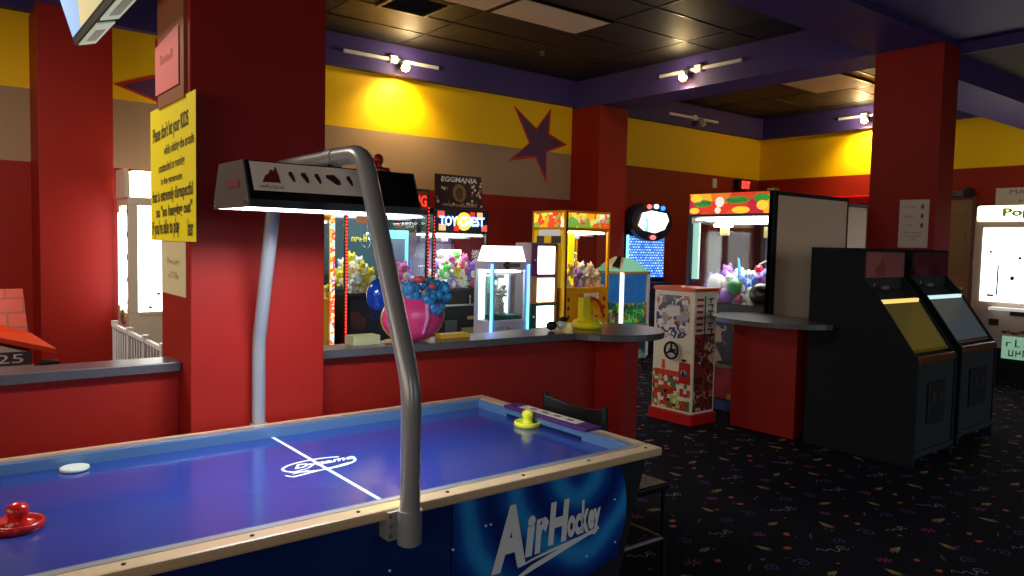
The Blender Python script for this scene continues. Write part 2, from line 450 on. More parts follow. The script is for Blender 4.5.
# blue printed side panel with wave art
def waves():
    m=bpy.data.materials.new('blue_wave_print'); m.use_nodes=True; nt=m.node_tree; b=nt.nodes['Principled BSDF']
    tc=nt.nodes.new('ShaderNodeTexCoord'); w=nt.nodes.new('ShaderNodeTexWave'); w.wave_type='RINGS'; w.rings_direction='SPHERICAL'
    mp=nt.nodes.new('ShaderNodeMapping'); mp.inputs['Location'].default_value=(-.75,.55,-.75)
    nt.links.new(tc.outputs['Object'],mp.inputs['Vector']); nt.links.new(mp.outputs[0],w.inputs['Vector'])
    w.inputs['Scale'].default_value=1.6; w.inputs['Distortion'].default_value=3.5; w.inputs['Detail'].default_value=2; w.inputs['Detail Scale'].default_value=1.2
    cr=nt.nodes.new('ShaderNodeValToRGB'); e=cr.color_ramp.elements
    e[0].color=(*lin((12,42,124)),1); e[1].color=(*lin((44,150,225)),1); e.new(.55).color=(*lin((22,86,178)),1)
    nt.links.new(w.outputs['Fac'],cr.inputs[0]); nt.links.new(cr.outputs[0],b.inputs['Base Color'])
    b.inputs['Roughness'].default_value=.22; return m
WAVE=waves()
mb=MB(); mb.box((xa+.06,ya+.042,.36),(1.325,ya+.0595,.77)); P(mb,'side_panel',mat('navy_side_print',(16,44,110),.25,noise=.5,nscale=3))
mb=MB(); mb.prism([(1.33,.36),(1.33,.77),(2.09,.77),(2.125,.70),(2.14,.62),(2.14,.55),(2.10,.40),(1.95,.36)],'y',ya+.04,ya+.0595,0)
sp=P(mb,'side_panel',WAVE)
SIL=mat('silver_lettering',(236,242,244),.4)
mb=MB()
o=(1.66,ya+.0395,.555)
# big letters, slanting, capitals larger
YF=ya+.039
def tl(s,xc,zc,w,h,sh=.12): mb.text(s,(xc,YF,zc),(1,0,0),(0,0,1),width=w,height=h,shear=sh,bold=.05,depth=.001)
tl('A',1.562,.595,.150,.225,.10); tl('i',1.655,.580,.045,.145); tl('r',1.708,.572,.064,.125)
tl('H',1.787,.602,.100,.155); tl('o',1.850,.572,.040,.082,.05); tl('c',1.884,.573,.036,.080,.05); tl('k',1.918,.597,.040,.125,.05); tl('e',1.950,.577,.034,.075,.05); tl('y',1.979,.566,.038,.098,.05)
mb.prism([(1.60,.478),(1.68,.492),(1.98,.523),(1.985,.535),(1.75,.510),(1.66,.496)],'y',YF-.002,YF,0)
mb.prism([(1.54,.425),(1.62,.445),(1.99,.533),(1.985,.545),(1.66,.475)],'y',YF-.004,YF-.002,0)
mb.build('lettering',SIL,sp,world=True)
mb=MB()
for (px,pz) in ((1.46,.66),(1.48,.66),(.62,.6),(1.10,.60),(1.33,.61),(2.07,.63),(1.93,.44),(2.08,.46)):
    mb.lathe([(.004,YF-.001),(.004,YF-.004)],(px,0,pz),8,axis='y')
mb.build('panel_screws',mat('white_star_dot',(230,240,250),.3),sp,world=True)
# rails
TAN=mat('tan_rail_top',(222,192,152),.28,coat=.8,noise=.08,nscale=25)
ALU=mat('aluminium_edge',(196,202,210),.28,.7)
FIELD=mat('blue_playfield',(34,60,140),.2,coat=.3)
def ring(mb,o,i,z0,z1,m=0):
    (ox0,ox1,oy0,oy1),(ix0,ix1,iy0,iy1)=o,i
    mb.box((ox0,oy0,z0),(ox1,iy0,z1),m); mb.box((ox0,iy1,z0),(ox1,oy1,z1),m)
    mb.box((ox0,iy0,z0),(ix0,iy1,z1),m); mb.box((ix1,iy0,z0),(ox1,iy1,z1),m)
rl=[('rail',((xa,ya,.772),(xb,ya+.083,.806))),('rail',((xa,yb-.083,.772),(xb,yb,.806))),('rail',((xb-.078,ya+.083,.772),(xb,yb-.083,.806))),('rail',((xa,ya+.083,.772),(xa+.078,yb-.083,.806)))]
for n,(a,b) in rl:
    mb=MB(); mb.box(a,b); P(mb,n,TAN,bevel=.009)
mb=MB(); ring(mb,(xa+.078,xb-.078,ya+.083,yb-.083),(xa+.092,xb-.092,ya+.097,yb-.097),.756,.806); P(mb,'cushion',[mat('cushion_blue_reflection',(92,128,170),.3,.3)],bevel=.003)  # blue reflection on the inner rail wall is put into its colour
for a_,b_ in (((xa+.06,ya+.058,.8062),(xb-.07,ya+.082,.8080)),((xa+.06,yb-.082,.8062),(xb-.07,yb-.05,.8080)),((xb-.078,ya+.083,.8062),(xb-.055,2.26,.8080))):
    mb=MB(); mb.box(a_,b_); P(mb,'rail_edge',ALU)
mb=MB(); mb.box((xa+.09,ya+.095,.748),(xb-.09,yb-.095,.765),0)
LW=mat('white_table_print',(236,246,255),.3,emit=.25)
zt=.7655
def flat(pts,w):
    vs=[];n=len(pts)
    for i,p in enumerate(pts):
        a=Vector(pts[min(i+1,n-1)])-Vector(pts[max(i-1,0)]); a.normalize(); q=Vector((-a.y,a.x))*w*.5
        vs+=[(p[0]+q.x,p[1]+q.y,zt),(p[0]-q.x,p[1]-q.y,zt)]
    mb.add(vs,[(2*i,2*i+1,2*i+3,2*i+2) for i in range(n-1)],1)
flat([(1.15,ya+.098),(1.145,yb-.098)],.014)
flat([(1.15+.14*math.cos(t*PI/12)*(1),2.59+.07*math.sin(t*PI/12)) for t in range(3,26)],.010)
mb.keep=True
mb.text('Dynamo',(1.175,2.60,zt),(1,.02,0),(0,1,0),width=.25,height=.06,m=1,shear=.5,bold=.03,depth=.0004)
flat([(.995,2.53),(1.01,2.50),(1.2,2.535),(1.25,2.55)],.010)
for k in range(2): flat([(1.02,2.55-.02*k),(1.09,2.565-.02*k)],.006)
pf=P(mb,'playfield',[FIELD,LW])
mb=MB(); 
for k in range(7):
    mb.lathe([(.006,.8062),(.006,.8085),(.001,.809)],(.37+k*.31,ya+.03,0),8)
P(mb,'rail_screws',BLK2)
# goal with purple cover and printed label at the far end
VIO=mat('purple_goal_cover',(74,38,104),.4)
mb=MB(); mb.box((xb-.100,2.27,.806),(xb-.002,2.84,.820)); g=P(mb,'goal_cover',VIO,bevel=.004)
mb=MB(); mb.box((xb-.072,2.36,.8205),(xb-.012,2.76,.8215))
for k in range(4): mb.quad((xb-.055,2.40+k*.085,.8225),(xb-.03,2.41+k*.085,.8225),(xb-.03,2.45+k*.085,.8225),(xb-.055,2.445+k*.085,.8225),1)
mb.build('label',[mat('label_cream',(214,196,180),.5),mat('grey_ink',(120,100,110),.6)],g,world=True)
mb=MB(); mb.box((xb-.0945,2.30,.7655),(xb-.0915,2.82,.780)); P(mb,'goal_slot',NAVY)
# overhead arch
XC=1.125
def bend(ps,n=5,rr=.08):
    ps=[Vector(p) for p in ps]; out=[ps[0]]
    for i in range(1,len(ps)-1):
        a=(ps[i-1]-ps[i]); b=(ps[i+1]-ps[i]); ra=min(rr,a.length*.45); rb=min(rr,b.length*.45)
        A=ps[i]+a.normalized()*ra; B=ps[i]+b.normalized()*rb
        for k in range(n+1):
            t=k/n; out.append(A*(1-t)**2+ps[i]*2*t*(1-t)+B*t*t)
    out.append(ps[-1]); return out
near=bend([(XC,1.895,.70),(XC,1.895,1.17),(XC,2.215,1.878),(XC,2.44,1.88)],rr=.07)
far=bend([(XC,2.45,1.905),(XC,2.86,1.90),(XC,3.10,1.165),(XC,3.165,1.12),(XC,3.172,.74)],rr=.10)
far=bend([(XC,2.44,1.88),(XC,2.95,1.878),(XC,3.165,1.15),(XC,3.165,.74)],rr=.05)
POLE=mat('grey_arch_paint',(156,158,162),.3,.3,coat=.3)
mb=MB(); mb.tube(near,.030,18); P(mb,'arch_pole',POLE)
mb=MB(); mb.tube(far,.028,18); P(mb,'arch_pole',POLE)
mb=MB(); mb.tube([(XC,2.41,1.88),(XC,2.47,1.879)],.033,18); P(mb,'coupler',POLE)
for yy,s in ((1.895,1),(3.165,-1)):
    mb=MB(); 
    y2=yy+s*.075
    mb.box((XC-.06,min(yy+s*.02,y2),.715),(XC-.02,max(yy+s*.02,y2),.80)); mb.tube([(XC,yy,.705),(XC,yy,.805)],.037,18)
    b_=P(mb,'pole_bracket',POLE)
    for zz in (.73,.76,.79):
        mb=MB(); mb.lathe([(.008,yy+s*.018),(.008,yy+s*.022)],(XC-.05,0,zz),8,axis='y'); mb.build('bolt',CHROME,b_,world=True)
# lamp shade
y0,y1=2.353,2.705; lx0,lx1=.81,1.42
prof=[(y0,1.695),(y0,1.72),(y0+.055,1.845),(y1-.055,1.845),(y1,1.72),(y1,1.695),(y1-.012,1.695),(y1-.012,1.718),(y1-.062,1.833),(y0+.062,1.833),(y0+.012,1.718),(y0+.012,1.695)]
SH=mat('black_shade_paint',(17,16,18),.35)
mb=MB()
n=len(prof)
vs=[(lx0,p[0],p[1]) for p in prof]+[(lx1,p[0],p[1]) for p in prof]
mb.add(vs,[(i,(i+1)%n,(i+1)%n+n,i+n) for i in range(n)]+[(0,1,10,11),(1,2,9,10),(2,3,8,9),(3,4,7,8),(4,5,6,7)]+[(0+n,1+n,10+n,11+n),(1+n,2+n,9+n,10+n),(2+n,3+n,8+n,9+n),(3+n,4+n,7+n,8+n),(4+n,5+n,6+n,7+n)])
shd=P(mb,'lamp_shade',SH)
mb=MB()
for s_ in (0,1):
    yo=[(y0+.0135,1.6955),(y0+.0135,1.7175),(y0+.061,1.825)] if s_==0 else [(y1-.0135,1.6955),(y1-.0135,1.7175),(y1-.061,1.825)]
    for k in (0,1):
        (ya1,za1),(ya2,za2)=yo[k],yo[k+1]; mb.quad((lx0+.002,ya1,za1),(lx1-.002,ya1,za1),(lx1-.002,ya2,za2),(lx0+.002,ya2,za2))
mb.build('reflector',mat('white_reflector_paint',(240,242,245),.4),shd,world=True)
for xx,d in ((lx0,-.006),(lx1,.006)):
    mb=MB(); mb.prism([prof[i] for i in range(6)],'x',xx+min(0,d),xx+max(0,d)); mb.build('end_cap',mat('grey_end_cap',(84,80,78),.45),shd,world=True)
mb=MB(); mb.box((lx0+.004,y0+.035,1.752),(lx1-.004,y1-.035,1.758))
mb.build('light_diffuser',mat('lamp_white',(255,255,255),.4,emit=9,ergb=(235,243,255)),shd,world=True)
sl=Vector((0,.055,.125)).normalized()
def onsl(x,t,off=.0015):
    p=Vector((x,y0,1.72))+sl*t; nn=Vector((0,-.125,.055)).normalized()
    return p+nn*off
mb=MB(); 
a,b,c,d=onsl(.825,.03),onsl(1.205,.03),onsl(1.20,.132),onsl(.822,.132)
mb.quad(a,b,c,d); nn=Vector((0,-.125,.055)).normalized(); 
st=mb.build('sticker',mat('sticker_paper',(255,242,228),.5),shd,world=True)
mb=MB()
tri=[(.855,.06),(.915,.06),(.905,.12),(.895,.10),(.888,.108),(.878,.09),(.868,.085)]
mb.add([onsl(x_,t_,.003) for x_,t_ in tri],[tuple(range(7))],0)
mb.text('~12',onsl(.885,.045,.0015),(1,0,0),sl,width=.08,height=.012,m=0,depth=.001,bold=.03)
for k,(x_,w_) in enumerate(((.955,.013),(1.0,.017),(1.045,.014),(1.10,.035),(1.16,.014))):
    mb.build('logo_print' if k==0 else 'icon_print',[mat('maroon_ink',(110,30,34),.6),mat('dark_ink',(50,30,30),.6)],shd,world=True); mb=MB()
    w_*=.75; pl=[(x_-w_,.092),(x_+w_*.4,.066),(x_+w_,.068),(x_+w_*.9,.085),(x_+w_*.2,.104),(x_-w_*.9,.102)]
    mb.add([onsl(a_,t_,.003) for a_,t_ in pl],[tuple(range(6))],1)
mb.build('icon_print',[mat('maroon_ink',(110,30,34),.6),mat('dark_ink',(50,30,30),.6)],shd,world=True)
mb=MB(); mb.prism([(2.44,1.76),(2.56,1.76),(2.56,1.785),(2.44,1.785)],'x',lx0-.008,lx0-.0065); mb.build('end_label',mat('maroon_ink',(110,30,34),.6),shd,world=True)
mb=MB()
for yy in (y0+.02,y1-.02): mb.tube([(lx0-.012,yy,1.71),(lx0-.006,yy,1.71)],.006,8)
mb.build('end_screws',CHROME,shd,world=True)
mb=MB(); mb.box((XC-.025,2.43,1.845),(XC+.025,2.63,1.856)); mb.build('hanger',BLK2,shd,world=True)
ll=bpy.data.lights.new('table_lamp','AREA'); ll.shape='RECTANGLE'; ll.size=lx1-lx0-.03; ll.size_y=.12; ll.energy=15; ll.color=(.86,.93,1)
lo=bpy.data.objects.new('table_lamp_light',ll); COL.objects.link(lo); lo.location=((lx0+lx1)/2,(y0+y1)/2,1.749)

def mallet(x,y,z,r,m,label):
    t=thing('air_hockey_mallet',(x,y,z),label,'mallet')
    mb=MB(); mb.lathe([(r*.95,0),(r,.004),(r,.016),(r*.96,.022),(r*.86,.022),(r*.80,.012),(r*.42,.010)],(x,y,z),28); mb.build('base',m,t,world=True)
    mb=MB(); mb.lathe([(r*.46,.008),(r*.36,.02),(r*.33,.035),(r*.42,.045),(r*.44,.055),(r*.36,.066),(r*.18,.073),(.001,.075)],(x,y,z),22); mb.build('knob',m,t,world=True)
REDP=mat('glossy_red_plastic',(190,26,14),.25,coat=.3)
YELP=mat('lemon_yellow_plastic',(236,240,60),.35)
mallet(.20,2.485,.7665,.068,REDP,'red air hockey mallet on the blue table at the left edge')
mallet(2.17,2.62,.7665,.062,YELP,'lemon yellow air hockey mallet on the table near the far goal')
mallet(1.345,2.53,1.8455,.045,REDP,'red air hockey mallet resting on top of the overhead lamp')
mb=MB(); mb.lathe([(.043,0),(.047,.002),(.047,.010),(.043,.012)],(.413,3.0,.7665),28)
single('air_hockey_puck',mb,mat('white_puck',(214,222,214),.4),(.413,3.0,.7665),'white air hockey puck on the blue table by the far rail','puck')

# ------------------------------------------------------------------ chair
ch=thing('chair',(2.6,2.5,0),'black metal chair backed against the goal end of the air hockey table','chair')
mb=MB(); mb.box((2.40,2.30,.435),(2.80,2.75,.475)); P(mb,'seat',mat('black_vinyl',(26,24,26),.25),ch,bevel=.012)
for lx,ly in ((2.405,2.35),(2.405,2.755)):
    mb=MB(); mb.tube([(lx+.01,ly,0),(lx,ly,.45),(lx-.012,ly,.875)],.015,10); P(mb,'leg',BLACK,ch)
for lx,ly in ((2.775,2.32),(2.775,2.73)):
    mb=MB(); mb.tube([(lx+.02,ly,0),(lx,ly,.435)],.013,10); P(mb,'leg',BLACK,ch)
pb=[]
mb=MB()
ny=10
vs=[]
for k in range(ny+1):
    t=k/ny; yy=2.355+.40*t; dx=-.045*math.sin(PI*t); dz=-.03*math.sin(PI*t)
    for (ddx,zz) in ((-.012,.72),(.012,.72),(.012,.865+dz),(-.012,.865+dz)): vs.append((2.39-dx,yy,zz) if False else (2.392+ddx-dx,yy,zz))
fs=[]
for k in range(ny):
    for q in range(4): fs.append((4*k+q,4*k+(q+1)%4,4*k+4+(q+1)%4,4*k+4+q))
fs+=[(0,1,2,3),(4*ny,4*ny+1,4*ny+2,4*ny+3)]
mb.add(vs,fs); P(mb,'backrest',BLACK,ch,bevel=.004)
for (a,b) in (((2.78,2.32,.2),(2.78,2.69,.2)),((2.41,2.33,.2),(2.78,2.32,.2)),((2.41,2.69,.2),(2.78,2.69,.2))):
    mb=MB(); mb.tube([a,b],.009,8); P(mb,'stretcher',STEEL,ch)
exec_items = True

# ------------------------------------------------------------------ notices on the near pillar (facing -X)
XF=.858
def notice(name,y0,y1,z0,z1,m,label,lines,cat='notice',ink=(60,50,10),off=.004,tilt=0,face=None,rows=None,curl=0.):
    t=thing(name,(XF if face is None else face,(y0+y1)/2,z0),label,cat)
    f=XF if face is None else face
    mb=MB(); n=8; vs=[]
    for k in range(n+1):
        s=k/n; yy=y1+(y0-y1)*s; xx=f-off-curl*math.sin(PI*s)
        vs+=[(xx,yy,z0),(xx,yy,z1-tilt*(1-s))]
    mb.add(vs,[(2*k,2*k+2,2*k+3,2*k+1) for k in range(n)])
    o=mb.build('paper',m,t,world=True); so=o.modifiers.new('thick','SOLIDIFY'); so.thickness=.002; so.offset=0
    if lines:
        for (txt,zc,h,w,yc,rot) in lines:
            mb=MB()
            u=Vector((0,-1,rot)).normalized(); v=Vector((0,rot,1)).normalized()
            mb.text(txt,(f-off-curl-.002,y1+(y0-y1)*yc,zc),u,v,width=w,height=h,depth=.001,bold=.02)
            mb.keep=True
            mb.build('line_of_writing',mat('ink_%d_%d_%d'%ink,ink,.7),t,world=True)
    return t
W_=.70
notice('yellow_notice',3.10,3.83,1.577,2.17,mat('yellow_poster_card',(255,236,4),.6,emit=.0),'tall bright yellow handwritten notice taped to the near red pillar',
 [("Please don't let your KIDS",2.055,.085,.58,.47,.04),('while visiting the arcade',1.975,.055,.46,.66,.04),('unattended or running',1.90,.05,.42,.5,.04),
  ('in the gameroom',1.84,.04,.34,.5,.03),('that is extremely disrespectful',1.775,.07,.66,.5,.03),('so "no hanging out"',1.705,.066,.58,.54,.03),("if you're able to play",1.63,.085,.46,.36,.03),('later',1.635,.07,.08,.9,.03)],ink=(70,58,10),tilt=-.0)
notice('pink_notice',3.30,3.68,2.22,2.46,mat('pink_paper',(236,128,128),.7),'faded pink paper taped to the near pillar above the yellow notice',[('~6a',2.36,.04,.2,.5,0)],ink=(200,104,110),off=.016,tilt=.03)
notice('cream_notice',3.26,3.63,1.345,1.60,mat('cream_paper',(222,208,160),.7),'cream paper note on the near pillar hanging below the yellow notice',[('~7',1.49,.03,.2,.5,0),('~5',1.43,.03,.16,.5,0)],ink=(168,160,124),off=.001)
# tan tape / wood strip at pillar top
mb=MB(); mb.box((.846,3.24,2.16),(.8575,3.66,3.4)); single('cable_cover',mb,mat('tan_cover',(150,84,50),.6),(.852,3.45,2.16),'tan cable cover strip running up the near pillar behind the pink paper','cable cover')
XR=7.68
t=notice('price_sign',3.26,3.54,1.64,2.11,mat('white_paper',(214,200,190),.7),'white paper sign with three small pictures taped to the right pillar',
 [('~9',2.04,.02,.12,.35,0),('~6',1.95,.02,.08,.35,0),('~5',1.86,.02,.07,.35,0),('~15',1.79,.02,.17,.5,0),('~14',1.755,.02,.16,.5,0),('~5',1.72,.02,.06,.5,0)],face=XR,ink=(110,90,90),off=.003)
mb=MB()
for zz in (2.04,1.95,1.86): mb.disc((XR-.006,3.32,zz),.014,(0,-1,0),(0,0,1),r2=.024)
mb.build('pictures',mat('brown_ink',(110,70,60),.7),t,world=True)

# ------------------------------------------------------------------ TV hanging top left
tv=thing('hanging_television',(.71,4.1,2.6),'flat television hanging from the ceiling in the top left corner','television')
rot=Matrix.Rotation(math.radians(-17),3,'Y')
def tilt_(v): 
    p=Vector((.672,4.2,2.6)); return p+ Matrix.Rotation(math.radians(-17),3,'Y') @ (Vector(v)-p)
def tb(a,b,n,m,par=tv,bevel=.003):
    mb=MB(); mb.box(a,b); mb.v=[tuple(tilt_(v)) for v in mb.v]; return mb.build(n,m,par,world=True,bevel=bevel)
tb((.672,3.35,2.6),(.75,4.675,3.36),'housing',BLK2)
tb((.668,3.38,2.64),(.6715,4.645,3.33),'screen',patch('tv_picture',[(150,170,200),(120,150,190),(170,160,120),(190,200,215)],1.4,emit=.9),bevel=0)
for k,(ya_,yb_) in enumerate(((3.35,4.02),(4.10,4.62))):
    tb((.680,ya_,2.592),(.762,yb_,2.5995),'vent_strip',mat('pale_green_strip',(206,226,200),.5,emit=.25),bevel=0)
    tb((.70,ya_+.15,2.590),(.745,yb_-.1,2.592),'strip_label',mat('green_label',(150,176,150),.5),bevel=0)
mb=MB(); mb.tube([(.86,4.05,3.2),(.86,4.05,3.6)],.025,10); mb.box((.72,3.95,3.0),(.88,4.15,3.22)); mb.build('ceiling_mount',BLK2,tv,world=True)

# ------------------------------------------------------------------ playhouse left behind the counter
ph=thing('toy_playhouse',(.2,4.85,0),'toy playhouse with orange tiled roof behind the left counter','playhouse')
ROOF=None
def brickmat(name,c1,c2,mort,scale,w=.5,h=.25,rough=.5,emit=0,msz=.02,axis='xz'):
    if name in MATS: return MATS[name]
    m=bpy.data.materials.new(name); m.use_nodes=True; nt=m.node_tree; b=nt.nodes['Principled BSDF']
    tc=nt.nodes.new('ShaderNodeTexCoord'); sp=nt.nodes.new('ShaderNodeSeparateXYZ'); cb=nt.nodes.new('ShaderNodeCombineXYZ')
    nt.links.new(tc.outputs['Object'],sp.inputs[0]); nt.links.new(sp.outputs['XYZ'.index(axis[0].upper())],cb.inputs[0]); nt.links.new(sp.outputs['XYZ'.index(axis[1].upper())],cb.inputs[1])
    br=nt.nodes.new('ShaderNodeTexBrick'); br.inputs['Scale'].default_value=scale; br.inputs['Mortar Size'].default_value=msz
    br.inputs['Brick Width'].default_value=w; br.inputs['Row Height'].default_value=h
    for i,c in enumerate((c1,c2,mort)): br.inputs[i+1].default_value=(*lin(c),1)
    nt.links.new(cb.outputs[0],br.inputs['Vector']); nt.links.new(br.outputs[0],b.inputs['Base Color']); b.inputs['Roughness'].default_value=rough
    if emit: nt.links.new(br.outputs[0],b.inputs['Emission Color']); b.inputs['Emission Strength'].default_value=emit
    MATS[name]=m; return m
OR=brickmat('orange_roof_tiles',(190,46,6),(178,42,5),(140,34,8),2.2,.35,.16,msz=.012)
mb=MB(); mb.box((-.5,4.75,0),(.42,5.3,.98)); mb.prism([(-.5,.98),(.42,.98),(.42,1.0),(-.5,1.0)],'y',4.7,5.35); P(mb,'walls',mat('cream_plastic',(214,206,190),.5),ph)
mb=MB(); mb.prism([(4.66,.98),(4.68,.96),(4.98,1.26),(5.3,.96),(5.32,.98),(4.99,1.285)],'x',-.55,.445); P(mb,'roof',OR,ph)
mb=MB(); mb.prism([(4.69,.97),(4.98,1.26),(5.29,.97)],'x',.40,.43); P(mb,'gable',MATS['cream_plastic'],ph)
mb=MB()
# porch gable with shallow roof
mb.add([(.10,4.50,1.135),(.545,4.50,1.0),(.46,4.75,1.06),(.10,4.75,1.20),(.10,4.50,1.11),(.545,4.50,.975),(.46,4.75,1.03),(.10,4.75,1.17)],[(0,1,2,3),(4,5,6,7),(0,1,5,4),(1,2,6,5),(2,3,7,6),(3,0,4,7)])
mb.add([(.10,4.50,1.135),(-.345,4.50,.982),(-.26,4.75,1.06),(.10,4.75,1.20),(.10,4.50,1.11),(-.345,4.50,.957),(-.26,4.75,1.03),(.10,4.75,1.17)],[(0,1,2,3),(4,5,6,7),(0,1,5,4),(1,2,6,5),(2,3,7,6),(3,0,4,7)])
P(mb,'porch_roof',mat('orange_plastic',(216,62,16),.4),ph)
mb=MB(); mb.prism([(-.27,.0),(-.27,.975),(.10,1.10),(.425,.985),(.425,.96),(.46,.90),(.47,0)],'y',4.54,4.60); P(mb,'porch_wall',MATS['cream_plastic'],ph)
mb=MB(); mb.box((.15,4.528,.925),(.44,4.5395,.992)); pq=P(mb,'number_plaque',mat('slate_plaque',(62,58,58),.6),ph)
mb=MB(); mb.keep=True; mb.text('1425',(.292,4.5275,.959),(1,0,0),(0,0,1),width=.22,height=.045,depth=.0005); mb.build('number',mat('white_plastic',(1,1,1)),pq,world=True)
mb=MB(); mb.box((.48,4.53,.905),(.56,4.62,.93)); P(mb,'sill',BLK2,ph)

# ------------------------------------------------------------------ white safety gate
gt=thing('safety_gate',(1.1,5.35,0),'white barred safety gate standing behind the counter left of the pillar','gate')
WG=mat('white_gate_paint',(232,232,236),.4)
mb=MB(); mb.box((1.088,4.62,.925),(1.112,6.06,.95)); P(mb,'top_rail',WG,gt)
mb=MB(); mb.box((1.088,4.62,.10),(1.112,6.06,.125)); P(mb,'bottom_rail',WG,gt)
for yy in (4.66,5.1,5.56,6.05):
    mb=MB(); mb.box((1.085,yy-.012,0),(1.115,yy+.012,.955)); mb.box((1.08,yy-.025,.93),(1.12,yy+.025,.975)); P(mb,'post',WG,gt,bevel=.003)
for k in range(18):
    yy=4.73+k*.0755
    if min(abs(yy-q) for q in (4.66,5.1,5.56,6.05))<.024: continue
    mb=MB(); mb.tube([(1.1,yy,.12),(1.1,yy,.93)],.0065,6); P(mb,'bar',WG,gt)

# ------------------------------------------------------------------ plush toys
PL={}
def plush_mesh(ci):
    if ci in PL: return PL[ci]
    cols=[(250,240,235),(240,220,60),(90,220,70),(240,120,180),(160,110,220),(250,150,50),(70,140,240),(230,60,50),(240,200,160),(120,220,230)]
    c=cols[ci%10]; m=mat('plush_%d'%(ci%10),c,.9,noise=.15,nscale=80); eye=mat('plush_eye',(20,15,15),.3); m2=mat('plush_belly',(245,238,225),.9)
    mb=MB()
    mb.ell((0,0,.05),(.055,.05,.055),0,10,6); mb.ell((0,-.012,.118),(.045,.042,.042),0,10,6); mb.ell((0,-.043,.045),(.032,.012,.036),2,8,5)
    for s in (-1,1):
        mb.ell((s*.032,-.005,.155),(.016,.01,.02),0,8,5); mb.ell((s*.06,-.015,.065),(.018,.018,.03),0,8,5); mb.ell((s*.035,-.045,.012),(.02,.028,.015),0,8,5)
        mb.ell((s*.016,-.052,.125),(.006,.004,.007),1,6,4)
    me=mb.build('plush_toy',[m,eye,m2]); PL[ci]=me.data; bpy.data.objects.remove(me); return PL[ci]
def plushes(M,x0,x1,y0,y1,z,n,label,group,s=1.,pal=range(10),layers=2):
    """pile of toys in the local frame matrix M"""
    nx=max(2,int((x1-x0)/(.125*s))); c=0; k=0
    pts=[]
    for L in range(layers):
        rows=max(1,int((y1-y0)/(.13*s)))
        for j in range(rows):
            for i in range(nx-L):
                pts.append((x0+.06*s+(i+.5*L+.3*R.random())*(x1-x0-.12*s)/max(1,nx-1), y0+.06*s+j*.13*s+R.uniform(0,.02), z+L*.10*s+(j*.035 if L==0 else j*.03)))
    pts=pts[:n]
    cols=['white','yellow','green','pink','purple','orange','blue','red','tan','turquoise']
    for p in pts:
        ci=R.choice(list(pal)); me=plush_mesh(ci)
        o=bpy.data.objects.new('plush_toy',me); COL.objects.link(o)
        o.matrix_world=M @ Matrix.Translation(p) @ Matrix.Rotation(R.uniform(-.6,.6),4,'Z') @ Matrix.Rotation(R.uniform(-.25,.25),4,'Y') @ Matrix.Scale(s*R.uniform(.85,1.1),4)
        tag(o,cols[ci%10]+' plush toy '+label,'plush toy',group)
        p=pts

# ------------------------------------------------------------------ crane machine builder (local frame: front faces -Y at y=0)
LITW=mat('lit_white_panel',(255,255,255),.4,emit=5)
CASE=mat('case_back',(120,120,140),.25)
def crane(loc,rz,w,d,h,zg,zt,frame,base,label,inner=CASE,light=(255,250,240),lite=6.,post=.035,header=None,hz=None,cat='crane machine',group=None,side_l=None,side_r=None,shelf=None,top=True):
    t=thing('crane_machine',loc,label,cat,group,rz)
    a,b=-w/2,w/2
    def bp(n,lo,hi,m,par=t,bevel=.004):
        mb=MB(); mb.box(lo,hi); return mb.build(n,m,par,bevel=bevel)
    bp('base_cabinet',(a,0,.04),(b,d,zg),base)
    bp('foot',(a+.05,.05,0),(b-.05,d-.05,.04),BLK2)
    for nx_ in (a,b-post):
        for ny_ in (0,d-post): bp('corner_post',(nx_,ny_,zg),(nx_+post,ny_+post,zt),frame,bevel=.002)
    bp('header',(a,0,zt),(b,d,h),frame)
    bp('back_panel',(a+post,d-.03,zg),(b-post,d-.01,zt),inner,bevel=0)
    if side_l is None: bp('side_glass',(a+.01,post,zg),(a+.016,d-post,zt),GL,bevel=0)
    else: bp('side_panel',(a+.004,post,zg),(a+.016,d-post,zt),side_l,bevel=0)
    if side_r is None: bp('side_glass',(b-.016,post,zg),(b-.01,d-post,zt),GL,bevel=0)
    else: bp('side_panel',(b-.016,post,zg),(b-.004,d-post,zt),side_r,bevel=0)
    bp('front_glass',(a+post,.012,zg),(b-post,.017,zt),GL,bevel=0)
    bp('interior_lamp',(a+.06,.05,zt-.03),(b-.06,d*.6,zt-.012),mat('case_lamp_%d_%d'%(lite*10,light[2]),light,.4,emit=lite),bevel=0)
    bp('sill',(a+post,-.006,zg-.02),(b-post,.03,zg+.012),frame)
    # claw on its gantry
    mb=MB(); zc=zt-.12; cx=R.uniform(-.1,.15)*w; cy=d*.45
    mb.box((a+post,cy-.015,zt-.06),(b-post,cy+.015,zt-.035)); mb.box((cx-.05,cy-.05,zt-.10),(cx+.05,cy+.05,zt-.06))
    g=mb.build('gantry',STEEL,t)
    mb=MB(); mb.tube([(cx,cy,zt-.10),(cx,cy,zc-.10)],.004,6); mb.lathe([(.02,zc-.10),(.028,zc-.12),(.028,zc-.16),(.012,zc-.18)],(cx,cy,0),12)
    for k in range(3):
        q=k*2*PI/3+.5; ux,uy=math.cos(q),math.sin(q)
        mb.tube([(cx+ux*.02,cy+uy*.02,zc-.15),(cx+ux*.07,cy+uy*.07,zc-.19),(cx+ux*.06,cy+uy*.06,zc-.24),(cx+ux*.02,cy+uy*.02,zc-.27)],.006,6)
    mb.build('claw',CHROME,g)
    return t
def M_of(t): return WM(t)
def led(t,x,z0,z1,m,y=-.008,n=None,r=.007,name='led_strip',w=.012):
    mb=MB()
    if n:
        for k in range(n): mb.ell((x,y,z0+(z1-z0)*(k+.5)/n),(r,r*.7,r),0,6,4)
    else: mb.box((x-w,y-.006,z0),(x+w,y+.006,z1))
    return mb.build(name,m,t)
